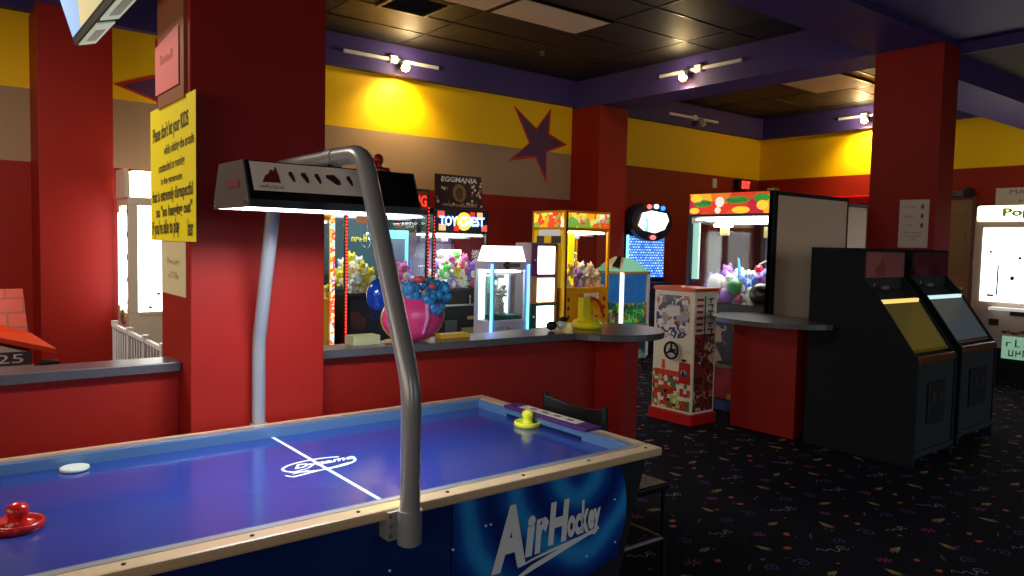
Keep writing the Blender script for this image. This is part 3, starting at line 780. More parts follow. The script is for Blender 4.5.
def art(t,name,x0,x1,z0,z1,m,y=-.003,bevel=0,th=.004):
    mb=MB(); mb.box((x0,y-th/2,z0),(x1,y+th/2,z1)); return mb.build(name,m,t,bevel=bevel)
def lab(t,txt,x,z,w,h,m,y=-.007,name='lettering',**k):
    mb=MB(); mb.keep=True; mb.text(txt,(x,y,z),(1,0,0),(0,0,1),width=w,height=h,**k); return mb.build(name,m,t)

# black crane with lettered red header (letters ...ING)
t=crane((4.13,7.5,0),0,1.06,.8,2.20,1.0,1.90,BLACK,BLK2,'wide black crane machine edged with red lights behind the lamp arch',inner=mat('case_back_dark',(70,84,88),.3),lite=7,light=(235,248,255))
ERED=mat('red_led',(255,60,40),.4,emit=9,ergb=(255,40,25)); ERED2=mat('glowing_red_letters',(255,80,40),.4,emit=1.6,ergb=(255,50,15))
art(t,'header_panel',-.50,.50,1.96,2.17,mat('dark_red_header',(70,10,8),.4,emit=.25,ergb=(140,20,10)))
lab(t,'ING',.385,2.06,.20,.13,ERED2,bold=.02)
led(t,-.515,.25,1.92,ERED,n=46,r=.009); led(t,.515,.6,2.0,ERED,n=36,r=.006)
art(t,'red_trim',-.53,-.50,.1,1.95,mat('dark_red_trim',(120,10,12),.4),y=-.002)
mb=MB(); mb.box((-.05,-.004,1.0),(-.02,.02,1.9)); mb.build('mullion',BLACK,t)
mb=MB(); mb.box((.05,.30,1.02),(.43,.32,1.72),0); mb.box((.10,.295,1.04),(.38,.30,1.62),1)
mb.build('prize_panel',[mat('cyan_frame',(120,220,235),.4,emit=.8),mat('blue_grey_panel',(120,140,165),.4)],t)
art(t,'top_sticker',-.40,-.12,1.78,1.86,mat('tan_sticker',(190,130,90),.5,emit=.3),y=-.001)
lab(t,'~4',-.35,1.62,.18,.08,mat('yellow_glow',(250,230,30),.4,emit=1.2),y=.03)
art(t,'lower_door',-.46,.46,.15,.93,patch('dark_prize_art',[(14,14,20),(20,34,80),(16,16,18),(90,30,20),(30,50,110),(12,12,14)],7))
plushes(M_of(t),-.48,-.06,.05,.6,1.0,30,'heaped behind the left pane of the wide black crane','toys in the wide black crane',pal=(0,1,8,0,1,1),s=1.05,layers=3)
plushes(M_of(t),.0,.48,.05,.28,1.0,12,'heaped behind the right pane of the wide black crane','toys in the right side of the wide black crane',pal=(0,2,8,3,4),s=1.3,layers=3)

# yellow machine left of it, mostly hidden behind the near pillar
YF_=mat('yellow_frame_paint',(232,164,10),.4)
t=crane((3.11,7.5,0),0,.72,.8,2.05,.95,1.80,YF_,YF_,'yellow crane machine mostly hidden by the near pillar, left of the wide black crane',inner=CASE,lite=8)
art(t,'header_panel',-.32,.32,1.84,2.0,patch('yellow_art',[(240,200,40),(250,220,90),(220,90,30)],8,emit=.4))
lab(t,'~4',.26,1.87,.1,.04,BLK2)
led(t,.345,.3,1.9,patch('confetti_led',[(250,90,30),(250,220,160),(160,200,240),(250,160,60),(200,60,60)],22,emit=1.4),w=.022)
art(t,'ticket_panel',-.3,.29,.2,.9,mat('yellow_door',(240,190,40),.4))
plushes(M_of(t),-.3,.32,.05,.6,.95,12,'inside the yellow crane beside the near pillar','toys in the yellow crane left')

# toy chest crane
t=crane((5.115,7.5,0),0,.80,.8,1.99,1.03,1.70,BLACK,BLK2,'black crane machine with lit TOY CHEST header','',lite=9) if False else crane((5.115,7.5,0),0,.80,.8,1.99,1.03,1.70,BLACK,BLK2,'black crane machine with a lit TOY CHEST header',inner=mat('case_back_purple',(96,74,110),.25),lite=9)
art(t,'header_panel',-.37,.37,1.73,1.96,mat('navy_header',(12,14,40),.4,emit=.3))
mb=MB(); mb.disc((.03,-.0062,1.845),.11,(1,0,0),(0,0,1),0); 
for (x_,z_,r_,m_) in ((-.30,1.93,.07,1),(-.28,1.76,.07,2),(.26,1.93,.06,2),(.33,1.77,.06,1),(-.08,1.76,.05,3),(.15,1.93,.05,3)): 
    pts=[(x_+r_*math.cos(a)*(1 if i%2 else .7),-.0060-.0001*m_,min(1.96,max(1.73,z_+r_*math.sin(a)*(1 if i%2 else .6)))) for i,a in enumerate([k*PI/4 for k in range(8)])]
    mb.add(pts,[tuple(range(8))],m_)
mb.keep=True
mb.build('header_shapes',[mat('yellow_glow2',(250,220,60),.4,emit=.9),mat('coral_glow',(240,90,80),.4,emit=.7),mat('peach_glow',(240,190,120),.4,emit=.8),mat('red_glow',(230,50,40),.4,emit=.7)],t)
lab(t,'TOY CHEST',0,1.845,.66,.125,mat('blue_glow_letters',(60,150,255),.4,emit=1.3),y=-.009,bold=.045,name='letter_outline')
lab(t,'TOY CHEST',0,1.845,.64,.105,mat('white_glow_letters',(235,248,255),.4,emit=2.2),y=-.012,bold=.01)
led(t,-.39,.6,1.9,ERED,n=34,r=.005)
art(t,'prize_poster',-.02,.30,1.06,1.50,LITW,y=.45)
mb=MB(); mb.box((-.25,-.03,.83),(.33,0,.85),0); mb.box((-.22,-.01,.50),(-.05,0,.66),1); mb.box((.02,-.012,.42),(.20,0,.56),2); mb.tube([(.12,-.03,.85),(.12,-.03,.93)],.008,8,0); mb.ell((.12,-.03,.94),(.015,.015,.015),0)
mb.box((.1,-.012,.66),(.24,0,.70),2)
mb.build('control_shelf',[STEEL,mat('grey_coin_door',(80,82,86),.4),mat('tan_plate',(150,130,90),.4)],t)
plushes(M_of(t),-.36,.36,.05,.42,1.03,20,'heaped behind the glass of the TOY CHEST crane','toys in the TOY CHEST crane',pal=(0,0,1,2,3,4,3),s=1.2,layers=3)

# EGGMANIA sign leaning on the toy chest crane
eg=thing('leaning_sign',(5.17,7.68,1.99),'EGGMANIA poster board leaning on top of the TOY CHEST crane','sign')
mb=MB(); q=[(4.80,7.60,1.995),(5.50,7.60,2.00),(5.56,7.74,2.415),(4.88,7.74,2.415)]
mb.add(q+[(a_,b_+.015,c_) for a_,b_,c_ in q],[(0,1,2,3),(7,6,5,4),(0,1,5,4),(1,2,6,5),(2,3,7,6),(3,0,4,7)])
mb.build('board',mat('dark_poster',(48,22,30),.45),eg,world=True)
vv=Vector((.07,.14,.42)).normalized(); nrm=Vector((1,0,0)).cross(vv).normalized()
def egp(u,v,off): 
    b0=Vector((4.80,7.60,1.995)); return b0+Vector((.70,0,0))*u+Vector((.07,.14,.418))*v+Vector((0,-.003,.001))*off
mb=MB(); mb.keep=True
for k in range(46):
    u,v=R.uniform(.03,.97),R.uniform(.08,.80)
    if .33<u<.68 and .2<v<.75: continue
    mb.disc(egp(u,v,1),R.uniform(.011,.02),(1,0,0),vv,R.choice([0,1,0]),8,r2=R.uniform(.014,.024))
mb.disc(egp(.5,.47,1.2),.10,(1,0,0),vv,2,16,r2=.12); mb.disc(egp(.5,.45,2),.055,(1,0,0),vv,3,12,r2=.08)
mb.text('EGGMANIA',egp(.5,.86,1.5),(1,0,0),vv,width=.53,height=.07,m=4,shear=.15,bold=.03)
mb.text('~16',egp(.5,.12,1.5),(1,0,0),vv,width=.5,height=.05,m=0,shear=.2)
mb.build('print',[mat('poster_cream',(250,214,204),.5),mat('poster_brown',(150,96,96),.5),mat('poster_gold',(150,124,66),.5),mat('poster_olive',(92,70,40),.5),mat('poster_white',(255,250,245),.5)],eg,world=True)

# small white crane with blue tubes
BLUE=mat('blue_neon',(90,190,255),.4,emit=9,ergb=(60,150,255))
t=crane((5.865,7.5,0),0,.54,.7,1.50,.62,1.30,mat('lavender_white',(196,190,206),.4),mat('lavender_white',(1,1,1)),'small white crane machine with glowing blue edge tubes','',lite=12) if False else crane((5.205,6.65,0),0,.50,.34,1.39,.72,1.30,mat('lavender_white',(196,190,206),.4),mat('lavender_white',(1,1,1)),'small white crane machine with glowing blue edge tubes',inner=mat('bright_case',(235,250,250),.4,emit=1.3),lite=9)
mb=MB(); mb.prism([(-.24,1.39),(.24,1.39),(.18,1.565),(-.18,1.565)],'y',.02,.3); mb.build('hood',mat('hood_white',(240,240,236),.4,emit=1.6),t)
mb=MB(); mb.disc((-.05,-.009,1.35),.045,(1,0,0),(0,0,1)); mb.box((-.10,-.008,1.33),(.13,-.002,1.37),0); mb.build('badge',mat('brown_badge',(70,48,52),.4),t)
lab(t,'~5b',.03,1.35,.16,.022,mat('badge_text',(190,150,150),.4),y=-.010)
led(t,-.262,.45,1.36,BLUE,w=.010); led(t,.262,.45,1.36,BLUE,w=.010)
mb=MB(); mb.box((-.17,.20,.73),(-.02,.24,1.22),0); mb.box((-.2,.04,.73),(.2,.2,.78),1); mb.build('prize_shelf',[mat('mint_shelf',(150,200,190),.5),mat('dark_teal_mound',(50,100,92),.7,noise=.5,nscale=20)],t)
art(t,'lower_panel',-.23,.23,.22,.60,patch('blue_lower_art',[(30,80,130),(40,110,150),(20,50,90),(120,140,160)],9))
lab(t,'~5',-.08,.645,.2,.035,BLK2)
plushes(M_of(t),-.19,.0,.05,.20,.79,3,'stacked in the small white crane between blue tubes','toys in the small white crane',pal=(0,))
plushes(M_of(t),-.19,.0,.05,.20,1.0,2,'stacked in the small white crane between blue tubes','toys in the small white crane',pal=(0,))
l=bpy.data.lights.new('neon','AREA'); l.energy=5; l.color=(.15,.4,1); l.size=.9; l.size_y=.05; l.shape='RECTANGLE'
lo=bpy.data.objects.new('neon_light',l); COL.objects.link(lo); lo.location=(4.91,6.6,.95); lo.rotation_euler=(PI/2,0,PI/2+PI); lo.rotation_euler=(0,PI/2,PI/2)

# three-screen vending rack
t=thing('prize_vending_rack',(5.99,6.97,0),'narrow vending rack with three stacked glowing white windows','vending machine')
w=.42
def bp(t,n,lo,hi,m,bevel=.004):
    mb=MB(); mb.box(lo,hi); return mb.build(n,m,t,bevel=bevel)
bp(t,'cabinet',(-.21,.02,.30),(.21,.32,1.61),mat('mauve_cabinet',(150,120,130),.5))
bp(t,'stand',(-.18,.05,0),(.18,.29,.30),BLK2)
for z0,z1,m in ((1.21,1.59,mat('plum_frame',(118,44,92),.4)),(.87,1.20,mat('tan_frame',(186,130,84),.4)),(.56,.86,mat('green_frame',(30,90,64),.4))):
    f=bp(t,'bay_frame',(-.21,0,z0),(.21,.02,z1),m)
    mb=MB(); mb.box((-.115,-.006,z0+.02),(.155,-.0005,z1-.02)); mb.build('lit_window',mat('rack_lit_%d'%int(z0*10),(255,255,255) if z0>1 else ((255,252,220) if z0>.86 else (232,255,235)),.4,emit=3.2),f)
    mb=MB(); mb.ell((-.17,-.008,(z0+z1)/2),(.012,.008,.012)); mb.build('lock',CHROME,f)
for k,(sx,sz) in enumerate(((-.16,.09),(0,.07),(.14,.10))):
    bp(t,'side_strip',(.17,-.003,.6+k*.33),(.20,-.0005,.85+k*.33),mat('strip_art',(200,120,110),.5))

# yellow crane with corner showing
t=crane((6.64,6.9,0),0,.78,.64,2.02,1.05,1.77,YF_,YF_,'yellow crane machine with orange header art in front of the back pillar',inner=mat('case_back_red',(150,40,30),.5),lite=9,side_l=mat('yellow_side',(244,206,30),.4,emit=.15))
HART=patch('orange_header_art',[(232,70,30),(250,170,30),(250,220,80),(120,170,60),(240,240,200),(230,90,40)],11,emit=.75)
art(t,'header_panel',-.35,.36,1.81,1.99,HART)
lab(t,'~5',-.17,1.905,.26,.06,mat('teal_glow',(60,190,170),.4,emit=.8),bold=.03); lab(t,'~6',.20,1.905,.26,.055,MATS['teal_glow'],bold=.03)
mb=MB(); mb.box((-.3945,.03,1.81),(-.391,.60,1.99)); mb.build('side_header',HART,t)
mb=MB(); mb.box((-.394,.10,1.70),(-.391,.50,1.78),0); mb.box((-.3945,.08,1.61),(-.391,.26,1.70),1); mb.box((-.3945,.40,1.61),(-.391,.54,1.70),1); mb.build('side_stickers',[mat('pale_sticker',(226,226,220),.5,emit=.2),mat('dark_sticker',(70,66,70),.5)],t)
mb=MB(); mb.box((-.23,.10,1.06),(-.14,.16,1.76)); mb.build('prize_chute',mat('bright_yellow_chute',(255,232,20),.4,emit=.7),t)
mb=MB(); mb.torus((.08,-.005,.72),.20,.022,'y',24,0,0,PI); mb.box((-.14,-.010,.62),(-.02,-.001,.98),1); mb.box((-.06,-.012,.90),(.20,-.002,.985),2); mb.build('front_art',[mat('red_arc',(200,50,30),.4),mat('orange_patch',(236,110,30),.4),mat('pale_sticker2',(230,220,220),.5)],t)
lab(t,'~6b',.07,.942,.2,.05,mat('red_print',(190,30,40),.4),y=-.014)
mb=MB(); mb.box((.10,-.02,.55),(.22,-.001,.78),0); mb.ell((.16,-.025,.70),(.02,.01,.02),1); mb.build('coin_door',[YF_,CHROME],t)
for k in range(4):
    for s in (-1,1): mb=MB(); mb.ell((s*.31,-.004,.58+k*.11),(.022,.004,.03),0,10,6); mb.build('side_dot',mat('maroon_dot',(110,40,20),.5),t)
mb=MB(); mb.ell((.05,.32,1.22),(.14,.1,.09)); mb.build('inner_shell',mat('violet_toy',(150,70,190),.6),t)
mb=MB(); mb.box((-.3885+.012,-.004,.06),(-.35,-.001,2.0)); mb.build('corner_trim',mat('dark_bronze',(110,50,20),.4),t)
plushes(M_of(t),-.34,.34,.05,.4,1.05,11,'heaped behind the glass of the yellow crane by the pillar','toys in the yellow crane by the pillar',pal=(0,4,8,7,8,5),s=1.3)

# aquarium style machine
t=thing('aquarium_prize_machine',(7.865,7.2,0),'low white framed machine with blue underwater picture windows','arcade machine')
w=.55;d=.55
bp(t,'base_cabinet',(-w/2,0,.0),(w/2,d,.50),patch('reef_art',[(40,110,160),(60,150,120),(120,190,220),(180,170,60),(30,70,110)],8))
SEA=mat('sea_picture',(30,84,140),.2,emit=.35,ergb=(30,100,170),noise=.7,nscale=7)
bp(t,'picture_front',(-w/2+.04,.02,.78),(w/2-.02,.04,1.20),SEA,0); bp(t,'picture_side',(-w/2+.02,.04,.78),(-w/2+.04,d-.04,1.20),SEA,0)
bp(t,'reef_front',(-w/2+.04,.0,.52),(w/2-.02,.04,.80),patch('reef_toys',[(30,110,50),(100,180,70),(140,40,40),(14,44,40),(20,60,50),(24,80,100)],20,emit=.35),0)
bp(t,'reef_side',(-w/2,.04,.52),(-w/2+.04,d-.04,.80),MATS['reef_toys'],0)
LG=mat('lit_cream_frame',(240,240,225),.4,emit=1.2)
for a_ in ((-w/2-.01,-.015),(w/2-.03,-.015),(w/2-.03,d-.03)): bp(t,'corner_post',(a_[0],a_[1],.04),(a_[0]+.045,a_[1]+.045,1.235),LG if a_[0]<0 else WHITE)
bp(t,'top_frame',(-w/2-.01,-.015,1.2),(w/2+.02,d,1.24),mat('gold_trim',(190,160,90),.4))
mb=MB(); mb.add([(-w/2,-.01,1.24),(w/2,-.01,1.24),(w/2,d,1.24),(-w/2,d,1.24),(-.05,.18,1.42),(.1,.18,1.42),(.1,.36,1.42),(-.05,.36,1.42)],[(0,1,5,4),(1,2,6,5),(2,3,7,6),(3,0,4,7),(4,5,6,7)])
mb.build('canopy',mat('mint_canopy',(120,190,160),.4,emit=.5),t)
mb=MB(); mb.add([(-.30,-.02,1.25),(-.06,.16,1.43),(-.06,.36,1.44),(-.30,.40,1.32)],[(0,1,2,3)],0); mb.add([(-.295,.03,1.285),(-.08,.2,1.445),(-.08,.27,1.45),(-.295,.18,1.31)],[(0,1,2,3)],1)
mb.build('striped_flap',[WHITE,BLK2],t)
bp(t,'tray',(-w/2+.05,-.03,.42),(w/2-.03,0,.50),mat('gold_trim',(1,1,1)))
# blue cabinet with round lit sign
t=thing('basketball_game_cabinet',(8.73,7.78,0),'tall blue game cabinet with glowing round sign beside the back pillar','arcade machine')
DB=mat('midnight_blue',(10,22,50),.35)
bp(t,'cabinet',(-.43,.0,.0),(.40,.55,1.78),DB)
bp(t,'lit_grid',(-.41,-.012,1.12),(.38,-.001,1.74),brickmat('blue_lit_grid',(190,235,255),(50,130,235),(30,80,180),5,.28,.2,emit=1.3,msz=.05),0)
bp(t,'lit_edge',(-.45,-.02,.5),(-.415,.01,1.76),mat('cyan_edge',(130,220,235),.4,emit=1.5))
bp(t,'lower_front',(-.41,-.2,.0),(.38,-.001,1.05),patch('navy_speckle',[(8,16,40),(14,34,84),(30,70,130),(6,10,26)],18))
mb=MB(); mb.lathe([(.46,-.10),(.47,-.05),(.47,.10),(.44,.14)],(0,0,1.96),30,axis='y'); 
mb.v=[(v[0],v[1],1.96+(v[2]-1.96)*.62) for v in mb.v]
hd=mb.build('round_sign',DB,t)
mb=MB(); mb.prism([(-.32,1.90),(-.24,2.09),(-.05,2.13),(.28,2.10),(.34,2.0),(.25,1.86),(.05,1.80),(-.2,1.83)],'y',-.125,-.102); mb.build('lit_logo',patch('white_logo_art',[(250,250,250),(255,255,255),(255,230,190),(255,255,255),(90,180,220)],6,emit=2.2),hd)
for x_,z_,m_ in ((-.10,2.19,mat('red_bulb',(255,90,90),.4,emit=2.5)),(.06,2.20,mat('white_bulb',(235,250,255),.4,emit=3)),(.21,2.18,mat('blue_bulb',(40,120,255),.4,emit=2.5)),(.0,1.73,MATS['red_bulb'])):
    mb=MB(); mb.ell((x_,-.115,z_),(.05 if z_>1.8 else .07,.02,.035),0,10,6); mb.build('sign_bulb',m_,hd)

# ------------------------------------------------------------------ large crane on the right (faces -X)
SIDEP=mat('taupe_side_panel',(232,188,150),.45)
t=crane((6.1,4.42,0),-PI/2,.96,1.32,2.13,1.05,1.90,BLACK,BLACK,'large crane machine with orange header and tall brown side, beside the steering wheel vendor',inner=mat('case_back_mauve',(84,70,92),.6),lite=10,post=.045,side_r=SIDEP,side_l=None)
H2=patch('right_header_art',[(226,60,24),(240,120,30),(250,180,40),(200,30,60),(235,80,30)],5,emit=.65)
art(t,'header_panel',-.46,.44,1.925,2.125,H2)
mb=MB(); mb.keep=True
for (x_,z_,w_,h_,m_) in ((-.30,2.03,.11,.035,0),(.10,2.055,.14,.035,0),(.36,2.07,.09,.04,0),(-.38,2.08,.07,.04,1),(-.40,1.96,.06,.03,1),(.14,1.96,.10,.033,1),(-.10,2.04,.05,.05,2),(-.12,1.96,.035,.03,2),(.37,2.0,.06,.045,1)):
    mb.disc((x_,-.0062-.0003*m_,z_),w_,(1,0,0),(0,0,1),m_,18,r2=h_)
mb.build('header_shapes',[mat('green_glow',(60,150,50),.4,emit=.6),mat('amber_glow',(250,200,50),.4,emit=.8),mat('pale_glow',(250,225,215),.4,emit=.8)],t)
lab(t,'~5a',-.30,2.03,.17,.035,mat('green_dark_print',(20,90,50),.4,emit=.3),y=-.009); lab(t,'~6',.10,2.055,.2,.035,MATS['green_dark_print'],y=-.009)
mb=MB(); mb.box((.435,.0,1.0),(.482,.06,2.13)); mb.build('corner_cover',BLK2,t)
mb=MB(); mb.box((.478,.05,.05),(.486,1.31,2.09),0); s_=mb.build('side_board',SIDEP,t)
mb=MB(); 
for a_,b_ in (((.476,.04,2.09),(.492,1.32,2.12)),((.476,1.30,.04),(.492,1.32,2.12)),((.476,.04,.04),(.492,.06,2.12))): mb.box(a_,b_)
mb.build('side_frame',BLK2,t)
mb=MB(); mb.box((.42,-.01,2.13),(.49,.07,2.15)); mb.build('corner_cap',mat('brass_cap',(190,150,90),.4),t)
mb=MB(); mb.box((-.45,.03,1.28),(-.36,.05,1.84)); mb.build('mint_panel',mat('mint_lit',(180,225,210),.4,emit=.7),t)
mb=MB(); mb.box((-.18,.05,1.84),(.40,.10,1.885)); mb.box((-.20,.05,1.80),(.0,.08,1.835)); mb.build('inner_tube',LITW,t)
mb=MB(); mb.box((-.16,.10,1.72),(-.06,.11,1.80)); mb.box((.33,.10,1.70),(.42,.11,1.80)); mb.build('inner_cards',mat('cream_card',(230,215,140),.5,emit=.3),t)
mb=MB()
for x_ in (-.22,-.02,.15,.3): mb.box((x_,1.26,1.06),(x_+.012,1.285,1.88))
mb.build('back_ribs',mat('rib_grey',(150,150,165),.3),t)
mb=MB(); mb.tube([(.43,.15,1.50),(.38,.2,1.60),(.33,.22,1.5),(.2,.25,1.45),(.14,.3,1.38),(.12,.3,1.30)],.008,8); mb.build('white_cord',WHITE,t)
mb=MB(); mb.box((-.44,-.006,.45),(.42,-.001,.85)); mb.build('front_upper_art',patch('dark_toys_art',[(30,20,24),(60,30,30),(160,140,110),(40,30,34),(90,60,40)],8),t)
mb=MB(); mb.box((-.44,-.006,.14),(.42,-.001,.44)); mb.build('front_red_art',patch('red_front_art',[(150,16,18),(170,22,20),(130,14,20),(190,130,40),(160,20,20)],7),t)
mb=MB(); mb.box((-.44,-.03,.44),(.42,-.001,.47)); mb.build('ledge',mat('olive_trim',(110,100,50),.5),t)
mb=MB(); mb.box((-.42,-.004,.02),(.40,-.001,.12)); mb.build('kick_plate',mat('blue_grey_kick',(50,70,110),.5),t)
M=M_of(t)
def inball(x,y,z,r,c,n,label,cat='prize ball'):
    mb=MB(); mb.ell((0,0,r),(r,r,r),0,20,12); o=mb.build(n,mat('ball_%d_%d_%d'%c,c,.3,coat=.3)); o.matrix_world=M@Matrix.Translation((x,y,z)); tag(o,label,cat)
inball(.04,.09,1.14,.082,(20,140,70),'prize_ball','shiny green ball in the pile inside the large right crane')
inball(.25,.20,1.19,.085,(50,110,210),'prize_ball','blue ball in the pile inside the large right crane')
inball(.16,.30,1.36,.04,(220,30,60),'prize_ball','small red ball hanging in the large right crane')
inball(-.19,.12,1.16,.09,(245,240,250),'prize_ball','white ball in the pile inside the large right crane')
inball(.35,.07,1.06,.11,(26,18,18),'prize_ball','black fuzzy ball in the pile inside the large right crane')
inball(-.02,.06,1.055,.075,(150,110,210),'prize_ball','lilac ball low in the pile inside the large right crane')
mb=MB(); mb.tube([(0,0,0),(-.02,.02,.12),(-.06,.05,.28)],[.022,.02,.008],10); o=mb.build('toy_sword',mat('blue_toy',(60,160,230),.4)); o.matrix_world=M@Matrix.Translation((.02,.2,1.22)); tag(o,'blue toy sword sticking out of the pile in the large right crane','toy sword')
plushes(M,-.42,.42,.06,.9,1.05,34,'heaped behind the glass of the large right crane','toys in the large right crane',s=1.15,pal=(0,4,4,0,1,6,3,0),layers=2)

# machine back seen between large crane and pillar
t=thing('game_cabinet',(8.75,4.6,0),'beige backed cabinet with black top seen between the large crane and the right pillar','arcade machine')
bp(t,'body',(-.42,0,.0),(.42,.6,2.12),mat('beige_board',(170,130,92),.5)); bp(t,'top_cap',(-.44,-.02,2.12),(.44,.62,2.16),BLK2); bp(t,'edge',(.40,-.02,0),(.44,0,2.12),mat('olive_edge',(60,50,38),.5))

# ------------------------------------------------------------------ steering wheel vending machine (faces -X)
t=thing('capsule_vending_machine',(5.38,4.445,0),'white and red maze printed vending machine with small steering wheel','vending machine',rz=-PI/2)
w=.46;d=.32
def mazem():
    m=bpy.data.materials.new('maze_print'); m.use_nodes=True; nt=m.node_tree; b=nt.nodes['Principled BSDF']
    tc=nt.nodes.new('ShaderNodeTexCoord'); mp=nt.nodes.new('ShaderNodeMapping'); mp.inputs['Scale'].default_value=(1,1,1); nt.links.new(tc.outputs['Object'],mp.inputs[0])
    v=nt.nodes.new('ShaderNodeTexVoronoi'); v.distance='CHEBYCHEV'; v.inputs['Scale'].default_value=27; v.inputs['Randomness'].default_value=.45; nt.links.new(mp.outputs[0],v.inputs[0])
    sp=nt.nodes.new('ShaderNodeSeparateColor'); nt.links.new(v.outputs['Color'],sp.inputs[0])
    cr=nt.nodes.new('ShaderNodeValToRGB'); cr.color_ramp.interpolation='CONSTANT'; e=cr.color_ramp.elements
    cols=[(200,40,24),(238,230,190),(190,200,90),(214,60,30),(70,130,60),(240,236,210),(190,36,24)]
    for i,c in enumerate(cols):
        q=e[i] if i<2 else e.new(i/7); q.position=i/7; q.color=(*lin(c),1)
    nt.links.new(sp.outputs[1],cr.inputs[0])
    gt_=nt.nodes.new('ShaderNodeMath'); gt_.operation='GREATER_THAN'; gt_.inputs[1].default_value=.56
    nt.links.new(v.outputs['Distance'],gt_.inputs[0])
    mx=nt.nodes.new('ShaderNodeMixRGB'); nt.links.new(gt_.outputs[0],mx.inputs[0]); nt.links.new(cr.outputs[0],mx.inputs[1]); mx.inputs[2].default_value=(*lin((40,30,30)),1)
    nt.links.new(mx.outputs[0],b.inputs['Base Color']); b.inputs['Roughness'].default_value=.4; return m
MAZE=mazem()
bp(t,'cabinet',(-w/2,0,.10),(w/2,d,1.20),mat('ivory_enamel',(250,238,208),.35))
bp(t,'plinth',(-w/2-.02,-.02,0),(w/2+.02,d+.02,.10),mat('red_enamel',(196,26,20),.35))
bp(t,'lid',(-w/2-.012,-.012,1.20),(w/2+.012,d+.012,1.235),mat('orange_red_lid',(224,70,24),.3),bevel=.006)
mb=MB(); mb.box((-.01,-.006+.11,1.235),(.03,.13,1.242)); mb.build('lid_lock',CHROME,t)
mb=MB(); mb.box((w/2,.02,.12),(w/2+.003,d-.02,.82)); mb.build('side_print',patch('brick_print',[(120,30,20),(90,24,18),(150,60,30),(200,180,150),(70,20,16),(130,34,22)],22,dist='CHEBYCHEV'),t)
art(t,'front_maze',-w/2+.01,w/2-.02,.12,.46,MAZE)
# maze strokes on the upper side
mb=MB()
for k in range(7):
    z_=1.13-k*.055
    mb.box((w/2+.003,.03,z_-.012),(w/2+.005,.12,z_+.012),0); mb.box((w/2+.003,.14,z_-.02),(w/2+.005,.155,z_+.03),1); mb.box((w/2+.003,.19,z_+.0),(w/2+.005,.27,z_+.012),1)
    mb.box((w/2+.003,.22+.02*(k%2),z_-.03),(w/2+.005,.235+.02*(k%2),z_+.01),1)
mb.build('side_strokes',[mat('red_enamel',(1,1,1)),mat('dark_blue_ink',(30,40,70),.5)],t)
mb=MB(); mb.prism([(-.19,.80),(-.20,.88),(-.20,1.12),(-.18,1.16),(.16,1.16),(.18,1.12),(.18,.84),(.12,.78),(-.02,.76),(-.12,.77)],'y',-.006,-.001)
wn=mb.build('window',patch('capsule_pile',[(240,234,224),(80,86,124),(190,124,90),(245,240,230),(180,180,190),(236,230,220)],15,rough=.15),t)
mb=MB(); mb.box((-.06,-.010,.97),(.08,-.007,1.06),rot=Matrix.Rotation(-.2,3,'Y')); mb.build('paper_card',mat('card_white',(232,228,220),.5),wn)
mb=MB()
for k in range(9):
    a_=PI*(.15+k*.09); mb.box((-.03+.14*math.cos(a_)-.02,-.009,.98+.11*math.sin(a_)-.012),(-.03+.14*math.cos(a_)+.02,-.0065,.98+.11*math.sin(a_)+.012),rot=Matrix.Rotation(-a_,3,'Y'))
mb.build('capsule_ring',mat('slate_blue',(80,86,120),.4),wn)
mb=MB(); mb.torus((.02,-.045,.66),.075,.011,'y',26)
for a_ in (PI/2,PI/2+2.1,PI/2-2.1): mb.tube([(.02,-.04,.66),(.02+.07*math.cos(a_),-.045,.66+.07*math.sin(a_))],.009,8)
mb.ell((.02,-.045,.66),(.022,.014,.022)); mb.tube([(.02,0,.66),(.02,-.04,.66)],.012,8)
mb.build('steering_wheel',BLK2,t)
mb=MB(); mb.prism([(-.115,.56),(-.115,.50),(-.13,.50),(-.10,.465),(-.07,.50),(-.085,.50),(-.085,.56)],'y',-.005,-.001); mb.build('arrow',mat('orange_arrow',(232,80,20),.4),t)
art(t,'lower_band',-.20,.13,.42,.47,mat('red_orange_band',(220,60,24),.4),y=-.005)
mb=MB(); mb.box((.09,-.014,.37),(.205,-.001,.56)); cn=mb.build('coin_door',mat('red_enamel',(1,1,1)),t)
mb=MB(); mb.lathe([(.036,-.014),(.034,-.02),(.01,-.024)],(.148,0,.46),18,axis='y'); mb.build('coin_dial',STEEL,cn)
mb=MB(); mb.box((.142,-.034,.44),(.156,-.02,.485)); mb.box((.12,-.02,.57),(.16,-.002,.59)); mb.build('coin_handle',BLK2,cn)
mb=MB(); mb.box((-.17+.32,-.005,.66),(.20,-.001,.664)); mb.build('thin_mark',mat('orange_arrow',(1,1,1)),t)

# pedestal table with round end
t=thing('pedestal_table',(5.845,3.74,0),'red box pedestal table with grey rounded top beside the black cabinets','table')
mb=MB(); mb.box((5.742,3.43,.0),(5.95,4.06,.965)); P(mb,'base',RED,t,bevel=.003)
pts=[]
for k in range(40):
    a_=2*PI*k/40; x_=5.76+.45*math.cos(a_); y_=3.66+.57*math.sin(a_)
    x_=min(x_,6.08)
    if x_>5.72: y_=max(y_,3.345)
    if y_>4.19 and x_<5.72: y_=4.185
    pts.append((x_,y_))
mb=MB(); mb.prism(pts,'z',.965,1.005); P(mb,'top',LAM,t)

